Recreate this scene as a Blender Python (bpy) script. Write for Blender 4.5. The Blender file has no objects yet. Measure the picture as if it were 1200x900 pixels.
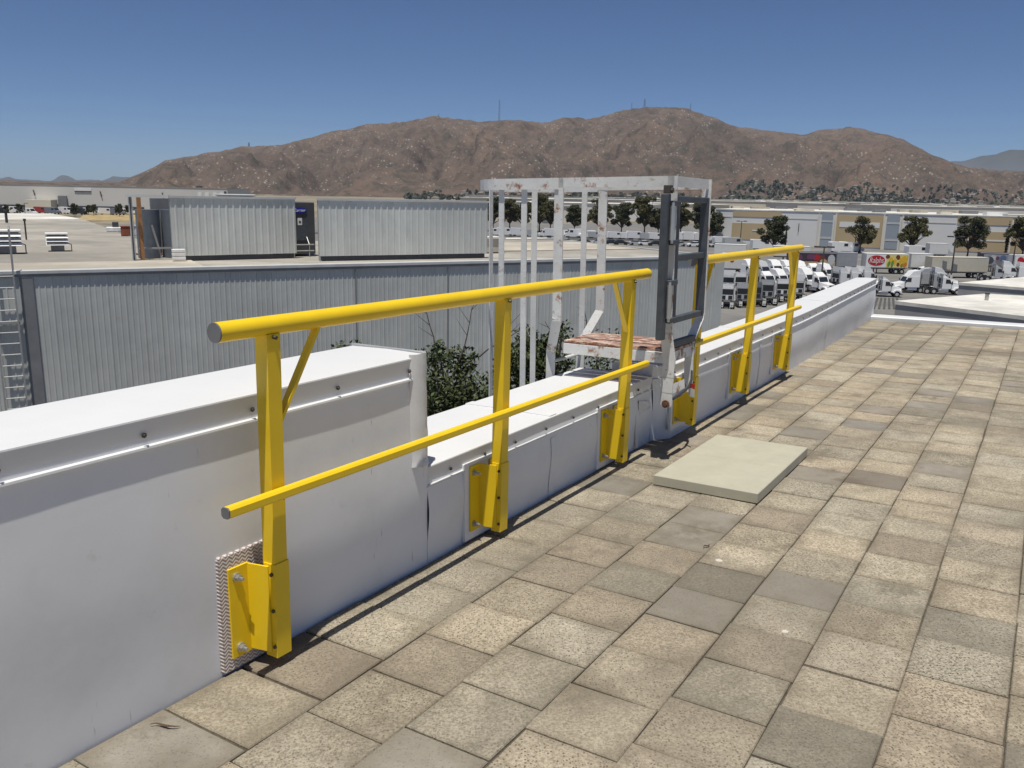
import bpy, math, random, time
from mathutils import Matrix, Vector, noise
from math import sin, cos, tan, pi, radians as rad, sqrt, atan2
T0 = time.time()
random.seed(7)
SC = bpy.context.scene
COL = SC.collection

# ------------------------------------------------------------------ camera
F = 994.6                     # focal length in pixels of a 1200 px wide picture
EYE = Vector((0, 0, 14.0))    # the eye stands 14 m over the yard


def cam_axes(pitch, roll):
    fwd = Vector((0, cos(pitch), -sin(pitch))); up = Vector((0, sin(pitch), cos(pitch))); rt = Vector((1, 0, 0))
    r = cos(roll) * rt + sin(roll) * up; u = -sin(roll) * rt + cos(roll) * up
    return r, u, fwd


R_, U_, F_ = cam_axes(rad(12.58), rad(1.17))
cam = bpy.data.cameras.new('camera'); camo = bpy.data.objects.new('camera', cam); COL.objects.link(camo)
camo.matrix_world = Matrix(((R_.x, U_.x, -F_.x, EYE.x), (R_.y, U_.y, -F_.y, EYE.y), (R_.z, U_.z, -F_.z, EYE.z), (0, 0, 0, 1)))
cam.sensor_width = 36; cam.lens = F / 1200 * 36
cam.clip_start = 0.05; cam.clip_end = 60000
SC.camera = camo

# the roof deck has its own frame: X away from the parapet, Y along it, Z up; the deck falls about 1.4 degrees for drainage
r2, u2, f2 = cam_axes(rad(11.368), rad(.4158)); yaw = rad(32.108)
Md = Matrix((r2, -u2, f2)); Mt = Matrix((R_, -U_, F_))
B = Matrix(((cos(yaw), -sin(yaw), 0), (sin(yaw), cos(yaw), 0), (0, 0, 1)))
A = Mt.transposed() @ Md @ B.transposed()
ODK = Vector((2.235, 0, 1.55))                      # the eye in deck coordinates
DECK = Matrix.Translation(EYE) @ A.to_4x4() @ Matrix.Translation(-ODK)


def at(x, y, Y):              # point seen at photo pixel x, y at forward distance Y
    w = R_ * ((x - 600) / F) - U_ * ((y - 450) / F) + F_
    return EYE + w * (Y / w.y)


def atz(x, y, z):             # point seen at photo pixel x, y at height z
    w = R_ * ((x - 600) / F) - U_ * ((y - 450) / F) + F_
    return EYE + w * ((z - EYE.z) / w.z)


def deck_px(p):               # only used to find which pavers show largest
    c = Md @ (B.transposed() @ (Vector(p) - ODK))
    return (600 + F * c.x / c.z, 450 + F * c.y / c.z) if c.z > .05 else None


# ------------------------------------------------------------------ light
SUN_DIR = (A @ Vector((-.1, .24, -1))).normalized()
world = bpy.data.worlds.new('World'); SC.world = world; world.use_nodes = True
nt = world.node_tree
sky = nt.nodes.new('ShaderNodeTexSky'); sky.sky_type = 'NISHITA'; sky.sun_disc = False
sky.sun_elevation = math.asin(-SUN_DIR.z); sky.sun_rotation = atan2(-SUN_DIR.x, -SUN_DIR.y)
sky.altitude = 450; sky.air_density = .58; sky.dust_density = .4; sky.ozone_density = 10
bg = nt.nodes['Background']; bg.inputs['Strength'].default_value = .078
nt.links.new(sky.outputs[0], bg.inputs[0])
sl = bpy.data.lights.new('sun', 'SUN'); sl.energy = 4.8; sl.angle = rad(.53); sl.color = (1, .955, .87)
so = bpy.data.objects.new('sun', sl); COL.objects.link(so)
so.rotation_euler = SUN_DIR.to_track_quat('-Z', 'Y').to_euler(); so.location = (0, -20, 60)
vs = SC.view_settings; vs.view_transform = 'Standard'; vs.look = 'None'; vs.exposure = 0; vs.gamma = 1; vs.use_curve_mapping = False
SC.render.engine = 'CYCLES'
SC.cycles.use_denoising = True
SC.cycles.max_bounces = 6; SC.cycles.diffuse_bounces = 3; SC.cycles.glossy_bounces = 3; SC.cycles.transparent_max_bounces = 8
SC.cycles.volume_bounces = 0
SC.cycles.sample_clamp_indirect = 6

# ------------------------------------------------------------------ materials
MATS = {}


def nodes(name):
    m = bpy.data.materials.new(name); m.use_nodes = True; n = m.node_tree
    b = n.nodes['Principled BSDF']; MATS[name] = m
    return m, n, b


def N(n, t, **kw):
    o = n.nodes.new(t)
    for k, v in kw.items():
        if k in o.inputs: o.inputs[k].default_value = v
        else: setattr(o, k, v)
    return o


def tex(n, scale, detail=4, rough=.55, kind='ShaderNodeTexNoise', co='Object', stretch=None, **kw):
    tc = N(n, 'ShaderNodeTexCoord'); t = N(n, kind, **kw)
    t.inputs['Scale'].default_value = scale
    if kind == 'ShaderNodeTexNoise': t.inputs['Detail'].default_value = detail; t.inputs['Roughness'].default_value = rough
    src = tc.outputs[co] if co != 'World' else N(n, 'ShaderNodeNewGeometry').outputs['Position']
    if stretch:
        mp = N(n, 'ShaderNodeMapping'); mp.inputs['Scale'].default_value = stretch
        n.links.new(src, mp.inputs[0]); src = mp.outputs[0]
    n.links.new(src, t.inputs['Vector'])
    return t


def ramp(n, src, stops):
    r = N(n, 'ShaderNodeValToRGB'); cr = r.color_ramp
    while len(cr.elements) < len(stops): cr.elements.new(.5)
    for e, (p, c) in zip(cr.elements, stops):
        e.position = p; e.color = c if len(c) == 4 else (*c, 1)
    n.links.new(src, r.inputs[0]); return r


def mix(n, fac, a, b, mode='MIX'):
    m = N(n, 'ShaderNodeMix', data_type='RGBA', blend_type=mode)
    for s, i in ((fac, 0), (a, 6), (b, 7)):
        if hasattr(s, 'links'): n.links.new(s, m.inputs[i])
        elif i == 0: m.inputs[0].default_value = s
        else: m.inputs[i].default_value = s if len(s) == 4 else (*s, 1)
    return m.outputs[2]


def bump(n, b, src, dist, strength=1):
    p = N(n, 'ShaderNodeBump'); p.inputs['Distance'].default_value = dist; p.inputs['Strength'].default_value = strength
    n.links.new(src, p.inputs['Height']); n.links.new(p.outputs[0], b.inputs['Normal']); return p


def simple(name, col, rough=.6, metal=0, var=.12, scale=6, co='Object', bmp=0, spec=.5, dirt=None):
    m, n, b = nodes(name)
    t = tex(n, scale, 5, .6, co=co)
    lo = [c * (1 - var) for c in col]; hi = [min(1, c * (1 + var)) for c in col]
    c = ramp(n, t.outputs[0], [(.3, lo), (.7, hi)]).outputs[0]
    if dirt:
        t2 = tex(n, dirt[1], 6, .7, co=co)
        c = mix(n, ramp(n, t2.outputs[0], [(dirt[2], (0, 0, 0)), (dirt[2] + .12, (1, 1, 1))]).outputs[0], c, dirt[0])
    n.links.new(c, b.inputs['Base Color'])
    b.inputs['Roughness'].default_value = rough; b.inputs['Metallic'].default_value = metal
    b.inputs['Specular IOR Level'].default_value = spec
    if bmp: bump(n, b, t.outputs[0], bmp)
    return m


def make_materials():
    # white roofing membrane
    m, n, b = nodes('membrane')
    t = tex(n, 2.2, 6, .65); t2 = tex(n, 11, 5, .7); t3 = tex(n, 1.1, 4, .6, stretch=(1, 1, .25))
    c = ramp(n, t.outputs[0], [(.25, (.7, .705, .695)), (.5, (.78, .785, .785)), (.75, (.8, .805, .805))]).outputs[0]
    c = mix(n, ramp(n, t2.outputs[0], [(.63, (0, 0, 0)), (.8, (.5, .5, .5))]).outputs[0], c, (.5, .47, .41))
    c = mix(n, ramp(n, t3.outputs[0], [(.6, (0, 0, 0)), (.8, (.35, .35, .35))]).outputs[0], c, (.56, .53, .47))
    t4 = tex(n, 9, 2, .5, stretch=(1, 1.4, .25)); t5 = tex(n, 60, 2, .5, stretch=(.2, 1, .15))
    sc = mix(n, 1, ramp(n, t4.outputs[0], [(.62, (0, 0, 0)), (.68, (1, 1, 1))]).outputs[0], ramp(n, t5.outputs[0], [(.64, (0, 0, 0)), (.7, (1, 1, 1))]).outputs[0], 'MULTIPLY')
    c = mix(n, sc, c, (.4, .385, .36))
    n.links.new(c, b.inputs['Base Color']); b.inputs['Roughness'].default_value = .5
    t6 = tex(n, 26, 4, .6); bump(n, b, t6.outputs[0], .0003)
    # cap sheet of the parapet, cleaner
    m, n, b = nodes('membrane_cap')
    t = tex(n, 1.6, 6, .65); t2 = tex(n, 14, 5, .7)
    c = ramp(n, t.outputs[0], [(.3, (.66, .665, .66)), (.7, (.71, .71, .705))]).outputs[0]
    c = mix(n, ramp(n, t2.outputs[0], [(.66, (0, 0, 0)), (.85, (.3, .3, .3))]).outputs[0], c, (.58, .55, .48))
    n.links.new(c, b.inputs['Base Color']); b.inputs['Roughness'].default_value = .45
    bump(n, b, t2.outputs[0], .0015)
    # herringbone pad under the first bracket
    m, n, b = nodes('tread_pad')
    tc = N(n, 'ShaderNodeTexCoord'); sp = N(n, 'ShaderNodeSeparateXYZ'); n.links.new(tc.outputs['Object'], sp.inputs[0])
    def mth(op, a, c=None):
        q = N(n, 'ShaderNodeMath', operation=op)
        for i, s in enumerate((a, c)):
            if s is None: continue
            if hasattr(s, 'links'): n.links.new(s, q.inputs[i])
            else: q.inputs[i].default_value = s
        return q.outputs[0]
    zig = mth('PINGPONG', mth('MULTIPLY', sp.outputs[1], 60), .8)
    w = mth('PINGPONG', mth('ADD', mth('MULTIPLY', sp.outputs[2], 75), zig), .5)
    c = ramp(n, w, [(.12, (.34, .24, .21)), (.3, (.66, .63, .6))]).outputs[0]
    n.links.new(c, b.inputs['Base Color']); b.inputs['Roughness'].default_value = .7
    bump(n, b, w, .004)
    # concrete pavers: one look for single pavers, one for the joined rest
    for nm in ('paver', 'paver_rest'):
        m, n, b = nodes(nm)
        if nm == 'paver': rnd = N(n, 'ShaderNodeObjectInfo').outputs['Random']
        else: rnd = N(n, 'ShaderNodeNewGeometry').outputs['Random Per Island']
        def hsh(k):
            q = N(n, 'ShaderNodeMath', operation='MULTIPLY'); n.links.new(rnd, q.inputs[0]); q.inputs[1].default_value = k
            fr = N(n, 'ShaderNodeMath', operation='FRACT'); n.links.new(q.outputs[0], fr.inputs[0]); return fr.outputs[0]
        geo = N(n, 'ShaderNodeNewGeometry').outputs['Position']
        def tx(scale, kind='ShaderNodeTexNoise', d=5, r=.6):
            t = N(n, kind); t.inputs['Scale'].default_value = scale
            if kind == 'ShaderNodeTexNoise': t.inputs['Detail'].default_value = d; t.inputs['Roughness'].default_value = r
            n.links.new(geo, t.inputs['Vector']); return t
        base = ramp(n, rnd, [(0, (.25, .218, .16)), (.14, (.5, .45, .345)), (.3, (.4, .352, .262)), (.48, (.56, .505, .395)), (.66, (.32, .282, .21)), (.78, (.46, .41, .31)), (1, (.385, .345, .265))])
        base.color_ramp.interpolation = 'CONSTANT'
        fine = tx(95, d=3, r=.7); mid = tx(9, d=6, r=.65); big = tx(1.7, d=5); grain = tx(300, d=2)
        c = mix(n, .55, base.outputs[0], ramp(n, mid.outputs[0], [(.32, (.18, .155, .112)), (.5, (.38, .335, .25)), (.66, (.56, .505, .395))]).outputs[0])
        c = mix(n, .42, c, ramp(n, fine.outputs[0], [(.4, (.11, .094, .066)), (.5, (.39, .347, .265)), (.6, (.68, .62, .5))]).outputs[0])
        # aggregate: pale chips and dark pits
        v = tx(115, 'ShaderNodeTexVoronoi'); chip = tx(150, 'ShaderNodeTexVoronoi')
        agg = ramp(n, hsh(7.31), [(.15, (.35, .35, .35)), (.45, (.85, .85, .85)), (1, (1, 1, 1))]).outputs[0]
        seln = N(n, 'ShaderNodeSeparateColor'); n.links.new(v.outputs['Color'], seln.inputs[0])
        dk = mix(n, 1, ramp(n, v.outputs['Distance'], [(.24, (1, 1, 1)), (.44, (0, 0, 0))]).outputs[0], ramp(n, seln.outputs[0], [(.62, (0, 0, 0)), (.7, (1, 1, 1))]).outputs[0], 'MULTIPLY')
        lt = mix(n, 1, ramp(n, chip.outputs['Distance'], [(.3, (1, 1, 1)), (.5, (0, 0, 0))]).outputs[0], agg, 'MULTIPLY')
        c = mix(n, mix(n, 1, lt, (.42, .42, .42), 'MULTIPLY'), c, (.56, .51, .42))
        c = mix(n, mix(n, 1, dk, agg, 'MULTIPLY'), c, (.1, .082, .058))
        # smooth grey ones
        sm = ramp(n, hsh(3.77), [(.83, (0, 0, 0)), (.835, (1, 1, 1))]).outputs[0]
        smc = mix(n, .5, (.29, .272, .238), ramp(n, mid.outputs[0], [(.3, (.21, .196, .168)), (.7, (.35, .33, .29))]).outputs[0])
        c = mix(n, mix(n, 1, sm, (.88, .88, .88), 'MULTIPLY'), c, smc)
        # grime creeping in from the joints
        if nm == 'paver':
            tc = N(n, 'ShaderNodeTexCoord'); sx = N(n, 'ShaderNodeSeparateXYZ'); n.links.new(tc.outputs['Object'], sx.inputs[0])
            ax = N(n, 'ShaderNodeMath', operation='ABSOLUTE'); ay = N(n, 'ShaderNodeMath', operation='ABSOLUTE'); n.links.new(sx.outputs[0], ax.inputs[0]); n.links.new(sx.outputs[1], ay.inputs[0])
            mx = N(n, 'ShaderNodeMath', operation='MAXIMUM'); n.links.new(ax.outputs[0], mx.inputs[0]); n.links.new(ay.outputs[0], mx.inputs[1])
            lo = tx(5.5, d=5, r=.6); ma = N(n, 'ShaderNodeMath', operation='MULTIPLY_ADD'); n.links.new(lo.outputs[0], ma.inputs[0]); ma.inputs[1].default_value = .22; n.links.new(mx.outputs[0], ma.inputs[2])
            eg = ramp(n, ma.outputs[0], [(.215, (0, 0, 0)), (.285, (.62, .62, .62))]).outputs[0]
            c = mix(n, eg, c, (.2, .172, .125))
        # grime
        st = mix(n, 1, ramp(n, big.outputs[0], [(.46, (0, 0, 0)), (.66, (1, 1, 1))]).outputs[0], ramp(n, mid.outputs[0], [(.4, (0, 0, 0)), (.56, (1, 1, 1))]).outputs[0], 'MULTIPLY')
        c = mix(n, mix(n, 1, st, (.66, .66, .66), 'MULTIPLY'), c, (.125, .105, .075))
        lowf = tx(.75, d=6, r=.62); c = mix(n, ramp(n, lowf.outputs[0], [(.46, (0, 0, 0)), (.64, (.58, .58, .58))]).outputs[0], c, (.19, .17, .135))
        strk = N(n, 'ShaderNodeTexNoise'); strk.inputs['Scale'].default_value = 3.2; strk.inputs['Detail'].default_value = 7; strk.inputs['Roughness'].default_value = .7; n.links.new(geo, strk.inputs['Vector'])
        c = mix(n, ramp(n, strk.outputs[0], [(.6, (0, 0, 0)), (.66, (.45, .45, .45))]).outputs[0], c, (.16, .145, .12))
        dk2 = ramp(n, hsh(5.13), [(.9, (0, 0, 0)), (.905, (.45, .45, .45))]).outputs[0]
        c = mix(n, dk2, c, (.15, .135, .11))
        spot = tx(2.1, 'ShaderNodeTexVoronoi'); sw = N(n, 'ShaderNodeMath', operation='ADD')
        wn = tx(22, d=3); wm = N(n, 'ShaderNodeMath', operation='MULTIPLY'); n.links.new(wn.outputs[0], wm.inputs[0]); wm.inputs[1].default_value = .06
        n.links.new(spot.outputs['Distance'], sw.inputs[0]); n.links.new(wm.outputs[0], sw.inputs[1])
        c = mix(n, ramp(n, sw.outputs[0], [(.062, (.85, .85, .85)), (.072, (0, 0, 0))]).outputs[0], c, (.68, .655, .6))
        hue = ramp(n, hsh(11.9), [(0, (.93, .9, .86)), (.3, (.96, .9, .85)), (.55, (.9, .9, .895)), (.75, (.99, .95, .9)), (.9, (.8, .79, .775)), (1, (.95, .93, .9))]).outputs[0]
        c = mix(n, 1, c, hue, 'MULTIPLY')
        n.links.new(c, b.inputs['Base Color']); b.inputs['Roughness'].default_value = .9; b.inputs['Specular IOR Level'].default_value = .25
        hb = N(n, 'ShaderNodeMath', operation='SUBTRACT'); n.links.new(grain.outputs[0], hb.inputs[0]); n.links.new(dk, hb.inputs[1])
        bump(n, b, hb.outputs[0], .0016, .8)
    simple('joint_sand', (.085, .07, .05), .95, var=.4, scale=30)
    simple('yellow_paint', (.83, .565, .012), .4, var=.05, scale=7, dirt=((.55, .36, .03), 34, .72))
    simple('cap_plastic', (.16, .16, .165), .6)
    simple('zinc', (.55, .55, .53), .35, metal=.8)
    simple('dark_bolt', (.09, .08, .07), .5, metal=.5)
    simple('gate_grey', (.06, .07, .082), .55, var=.25, scale=12, dirt=((.15, .15, .15), 40, .7))
    simple('pad_tan', (.42, .4, .31), .85, var=.07, scale=8, bmp=.001, dirt=((.27, .25, .19), 12, .7))
    simple('rope_black', (.03, .03, .03), .7)
    simple('tag_red', (.6, .04, .03), .5); simple('tag_white', (.75, .74, .7), .5)
    # chalky white paint with rust
    for nm, lo in (('old_white', .555), ('old_white_clean', .66)):
        m, n, b = nodes(nm)
        t = tex(n, 7, 7, .7); t2 = tex(n, 30, 5, .7); t3 = tex(n, 2.6, 5, .6)
        c = ramp(n, t3.outputs[0], [(.3, (.6, .6, .58)), (.7, (.76, .76, .74))]).outputs[0]
        c = mix(n, ramp(n, t2.outputs[0], [(.6, (0, 0, 0)), (.72, (.8, .8, .8))]).outputs[0], c, (.38, .36, .33))
        c = mix(n, ramp(n, t.outputs[0], [(lo, (0, 0, 0)), (lo + .08, (1, 1, 1))]).outputs[0], c, (.3, .13, .05))
        n.links.new(c, b.inputs['Base Color']); b.inputs['Roughness'].default_value = .7
        bump(n, b, t2.outputs[0], .002)
    m, n, b = nodes('rusty_plank')
    t = tex(n, 22, 7, .75, stretch=(.6, 1.6, 1)); t2 = tex(n, 5, 5, .6)
    c = ramp(n, t.outputs[0], [(.34, (.1, .04, .025)), (.47, (.26, .12, .075)), (.54, (.5, .38, .31)), (.68, (.66, .62, .57))]).outputs[0]
    c = mix(n, ramp(n, t2.outputs[0], [(.5, (0, 0, 0)), (.7, (.6, .6, .6))]).outputs[0], c, (.2, .085, .05))
    n.links.new(c, b.inputs['Base Color']); b.inputs['Roughness'].default_value = .85; bump(n, b, t.outputs[0], .003)
    # sheet metal siding
    for nm, col in (('siding', (.545, .555, .52)), ('screen_siding', (.64, .65, .605))):
        m, n, b = nodes(nm)
        t = tex(n, .35, 5, .6, co='World'); t2 = tex(n, 2.5, 5, .65, co='World', stretch=(1, 1, .45)); t3 = tex(n, 1.2, 3, .5, co='World')
        c = ramp(n, t.outputs[0], [(.3, [q * .9 for q in col]), (.7, [q * 1.08 for q in col])]).outputs[0]
        c = mix(n, ramp(n, t2.outputs[0], [(.5, (0, 0, 0)), (.78, (.5, .5, .5))]).outputs[0], c, [q * .72 for q in col])
        oi = N(n, 'ShaderNodeObjectInfo')
        c = mix(n, .8, c, ramp(n, oi.outputs['Random'], [(0, (.93, .93, .93)), (1, (1.05, 1.05, 1.05))]).outputs[0], 'MULTIPLY')
        n.links.new(c, b.inputs['Base Color']); b.inputs['Roughness'].default_value = .5; b.inputs['Metallic'].default_value = .15
        bump(n, b, t3.outputs[0], .03, .5)
    simple('trim_grey', (.2, .205, .21), .5, var=.15, scale=2)
    simple('trim_light', (.5, .51, .5), .5, var=.1, scale=2)
    # flat roofs
    for nm, col in (('roof_white', (.66, .64, .58)), ('roof_tan', (.5, .455, .375)), ('roof_grey', (.35, .325, .28))):
        m, n, b = nodes(nm)
        t = tex(n, .13, 7, .7, co='World'); t2 = tex(n, .55, 6, .72, co='World'); t3 = tex(n, .3, 5, .62, co='World', stretch=(.35, 1.6, 1))
        c = ramp(n, t.outputs[0], [(.35, [q * .68 for q in col]), (.65, [min(.85, q * 1.25) for q in col])]).outputs[0]
        c = mix(n, ramp(n, t2.outputs[0], [(.5, (0, 0, 0)), (.75, (.7, .7, .7))]).outputs[0], c, [q * .6 for q in col])
        c = mix(n, ramp(n, t3.outputs[0], [(.52, (0, 0, 0)), (.7, (.6, .6, .6))]).outputs[0], c, [q * .66 for q in col])
        n.links.new(c, b.inputs['Base Color']); b.inputs['Roughness'].default_value = .85
    simple('asphalt', (.17, .163, .152), .95, var=.25, scale=.12, co='World', dirt=((.1, .096, .09), .5, .58))
    simple('asphalt_dark', (.07, .068, .066), .95, var=.25, scale=.3, co='World')
    simple('road_paint', (.6, .59, .55), .8)
    # valley floor, dry
    m, n, b = nodes('dry_ground')
    t = tex(n, .004, 7, .65, co='World'); t2 = tex(n, .05, 6, .7, co='World')
    c = ramp(n, t.outputs[0], [(.3, (.16, .135, .1)), (.5, (.25, .21, .15)), (.7, (.33, .28, .2))]).outputs[0]
    c = mix(n, ramp(n, t2.outputs[0], [(.52, (0, 0, 0)), (.62, (.8, .8, .8))]).outputs[0], c, (.075, .085, .05))
    n.links.new(c, b.inputs['Base Color']); b.inputs['Roughness'].default_value = 1
    simple('far_rock', (.045, .043, .04), 1, var=.25, scale=.0015, co='World')
    simple('dry_grass', (.36, .27, .13), 1, var=.4, scale=.2, co='World')
    # rocky mountain
    m, n, b = nodes('mountain_rock')
    t = tex(n, .0016, 9, .68, co='World'); t2 = tex(n, .02, 7, .7, co='World'); t3 = tex(n, .006, 6, .62, co='World', stretch=(1, 1, .5))
    c = ramp(n, t.outputs[0], [(.33, (.1, .072, .057)), (.5, (.14, .1, .077)), (.66, (.175, .122, .09))]).outputs[0]
    c = mix(n, ramp(n, t2.outputs[0], [(.47, (0, 0, 0)), (.6, (.75, .75, .75))]).outputs[0], c, (.06, .057, .043))
    c = mix(n, ramp(n, t3.outputs[0], [(.5, (0, 0, 0)), (.64, (.55, .55, .55))]).outputs[0], c, (.165, .125, .098))
    v = tex(n, .1, kind='ShaderNodeTexVoronoi', co='World'); s = N(n, 'ShaderNodeSeparateColor'); n.links.new(v.outputs['Color'], s.inputs[0])
    bl = mix(n, 1, ramp(n, v.outputs['Distance'], [(.25, (1, 1, 1)), (.42, (0, 0, 0))]).outputs[0], ramp(n, s.outputs[0], [(.7, (0, 0, 0)), (.76, (1, 1, 1))]).outputs[0], 'MULTIPLY')
    bl = mix(n, 1, bl, ramp(n, t3.outputs[0], [(.44, (0, 0, 0)), (.58, (1, 1, 1))]).outputs[0], 'MULTIPLY')
    c = mix(n, bl, c, (.33, .29, .25))
    n.links.new(c, b.inputs['Base Color']); b.inputs['Roughness'].default_value = 1; b.inputs['Specular IOR Level'].default_value = .1
    bump(n, b, t2.outputs[0], 22, .9)
    # leaves
    for nm, col in (('leaf_shrub', (.05, .066, .023)), ('leaf_dark', (.055, .062, .028)), ('leaf_olive', (.085, .08, .034)), ('leaf_far', (.045, .052, .036)), ('leaf_cypress', (.028, .034, .02))):
        m, n, b = nodes(nm)
        rp = N(n, 'ShaderNodeNewGeometry').outputs['Random Per Island']
        c = ramp(n, rp, [(0, [q * .55 for q in col]), (.5, col), (.9, [q * 1.5 for q in col]), (1, [q * 2.1 for q in col])]).outputs[0]
        n.links.new(c, b.inputs['Base Color']); b.inputs['Roughness'].default_value = .6
        b.inputs['Specular IOR Level'].default_value = .3
    simple('bark', (.1, .075, .055), .95, var=.35, scale=3)
    simple('twig', (.085, .07, .055), .95)
    # vehicles and small things
    m, n, b = nodes('truck_white')
    t = tex(n, 3, 4, .6); n.links.new(ramp(n, t.outputs[0], [(.3, (.76, .76, .75)), (.7, (.83, .83, .82))]).outputs[0], b.inputs['Base Color'])
    b.inputs['Roughness'].default_value = .3
    simple('truck_silver', (.45, .46, .46), .35, var=.08)
    simple('truck_blue', (.16, .18, .22), .35); simple('truck_red', (.35, .04, .04), .35)
    simple('truck_black', (.022, .022, .024), .6, var=.3); simple('tyre', (.02, .02, .02), .85); simple('rim', (.55, .55, .54), .4, metal=.3)
    simple('chrome', (.6, .6, .6), .2, metal=.9)
    m, n, b = nodes('dark_glass'); b.inputs['Base Color'].default_value = (.025, .03, .035, 1); b.inputs['Roughness'].default_value = .12
    simple('trailer_white', (.66, .65, .62), .5, var=.06, scale=1); simple('trailer_cream', (.56, .52, .42), .55, var=.06, scale=1)
    simple('trailer_grey', (.3, .31, .33), .5, var=.1, scale=1); simple('trailer_dark', (.05, .035, .045), .5, var=.3, scale=1)
    simple('logo_red', (.45, .012, .02), .5); simple('print_white', (.78, .77, .74), .5); simple('print_yellow', (.72, .45, .03), .5)
    simple('print_green', (.13, .27, .04), .5); simple('print_orange', (.62, .2, .02), .5); simple('print_brown', (.16, .045, .02), .5); simple('print_lemon', (.72, .6, .22), .5)
    simple('print_purple', (.17, .05, .11), .5); simple('print_blue', (.1, .15, .28), .5); simple('logo_blue', (.012, .02, .33), .5)
    simple('concrete_white', (.68, .675, .655), .85, var=.05, scale=.06, co='World'); simple('concrete_tan', (.46, .36, .215), .85, var=.06, scale=.06, co='World')
    simple('concrete_beige', (.6, .585, .545), .85, var=.05, scale=.03, co='World'); simple('concrete_cream', (.66, .61, .5), .85, var=.05, scale=.1, co='World')
    m, n, b = nodes('facade_glass'); b.inputs['Base Color'].default_value = (.3, .34, .38, 1); b.inputs['Roughness'].default_value = .15
    simple('low_wall_grey', (.33, .32, .31), .85, var=.12, scale=.4, co='World')
    simple('wood_post', (.38, .19, .08), .8, var=.2); simple('rust_dark', (.13, .06, .035), .8, var=.4, scale=40); simple('rust_box', (.26, .08, .04), .8); simple('vent_metal', (.46, .45, .42), .5, var=.1, metal=.2)
    simple('unit_grey', (.06, .062, .066), .6, var=.12, scale=3); simple('tank_grey', (.12, .14, .17), .4); simple('pole_dark', (.06, .055, .05), .6)
    simple('steel_grey', (.4, .4, .39), .45, metal=.4); simple('mast_grey', (.12, .12, .13), .7)
    simple('house_wall', (.5, .45, .38), .9, var=.3, scale=.01, co='World'); simple('house_roof', (.24, .19, .16), .9, var=.3, scale=.01, co='World')
    simple('dry_leaf', (.11, .07, .04), .9)


make_materials()


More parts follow.
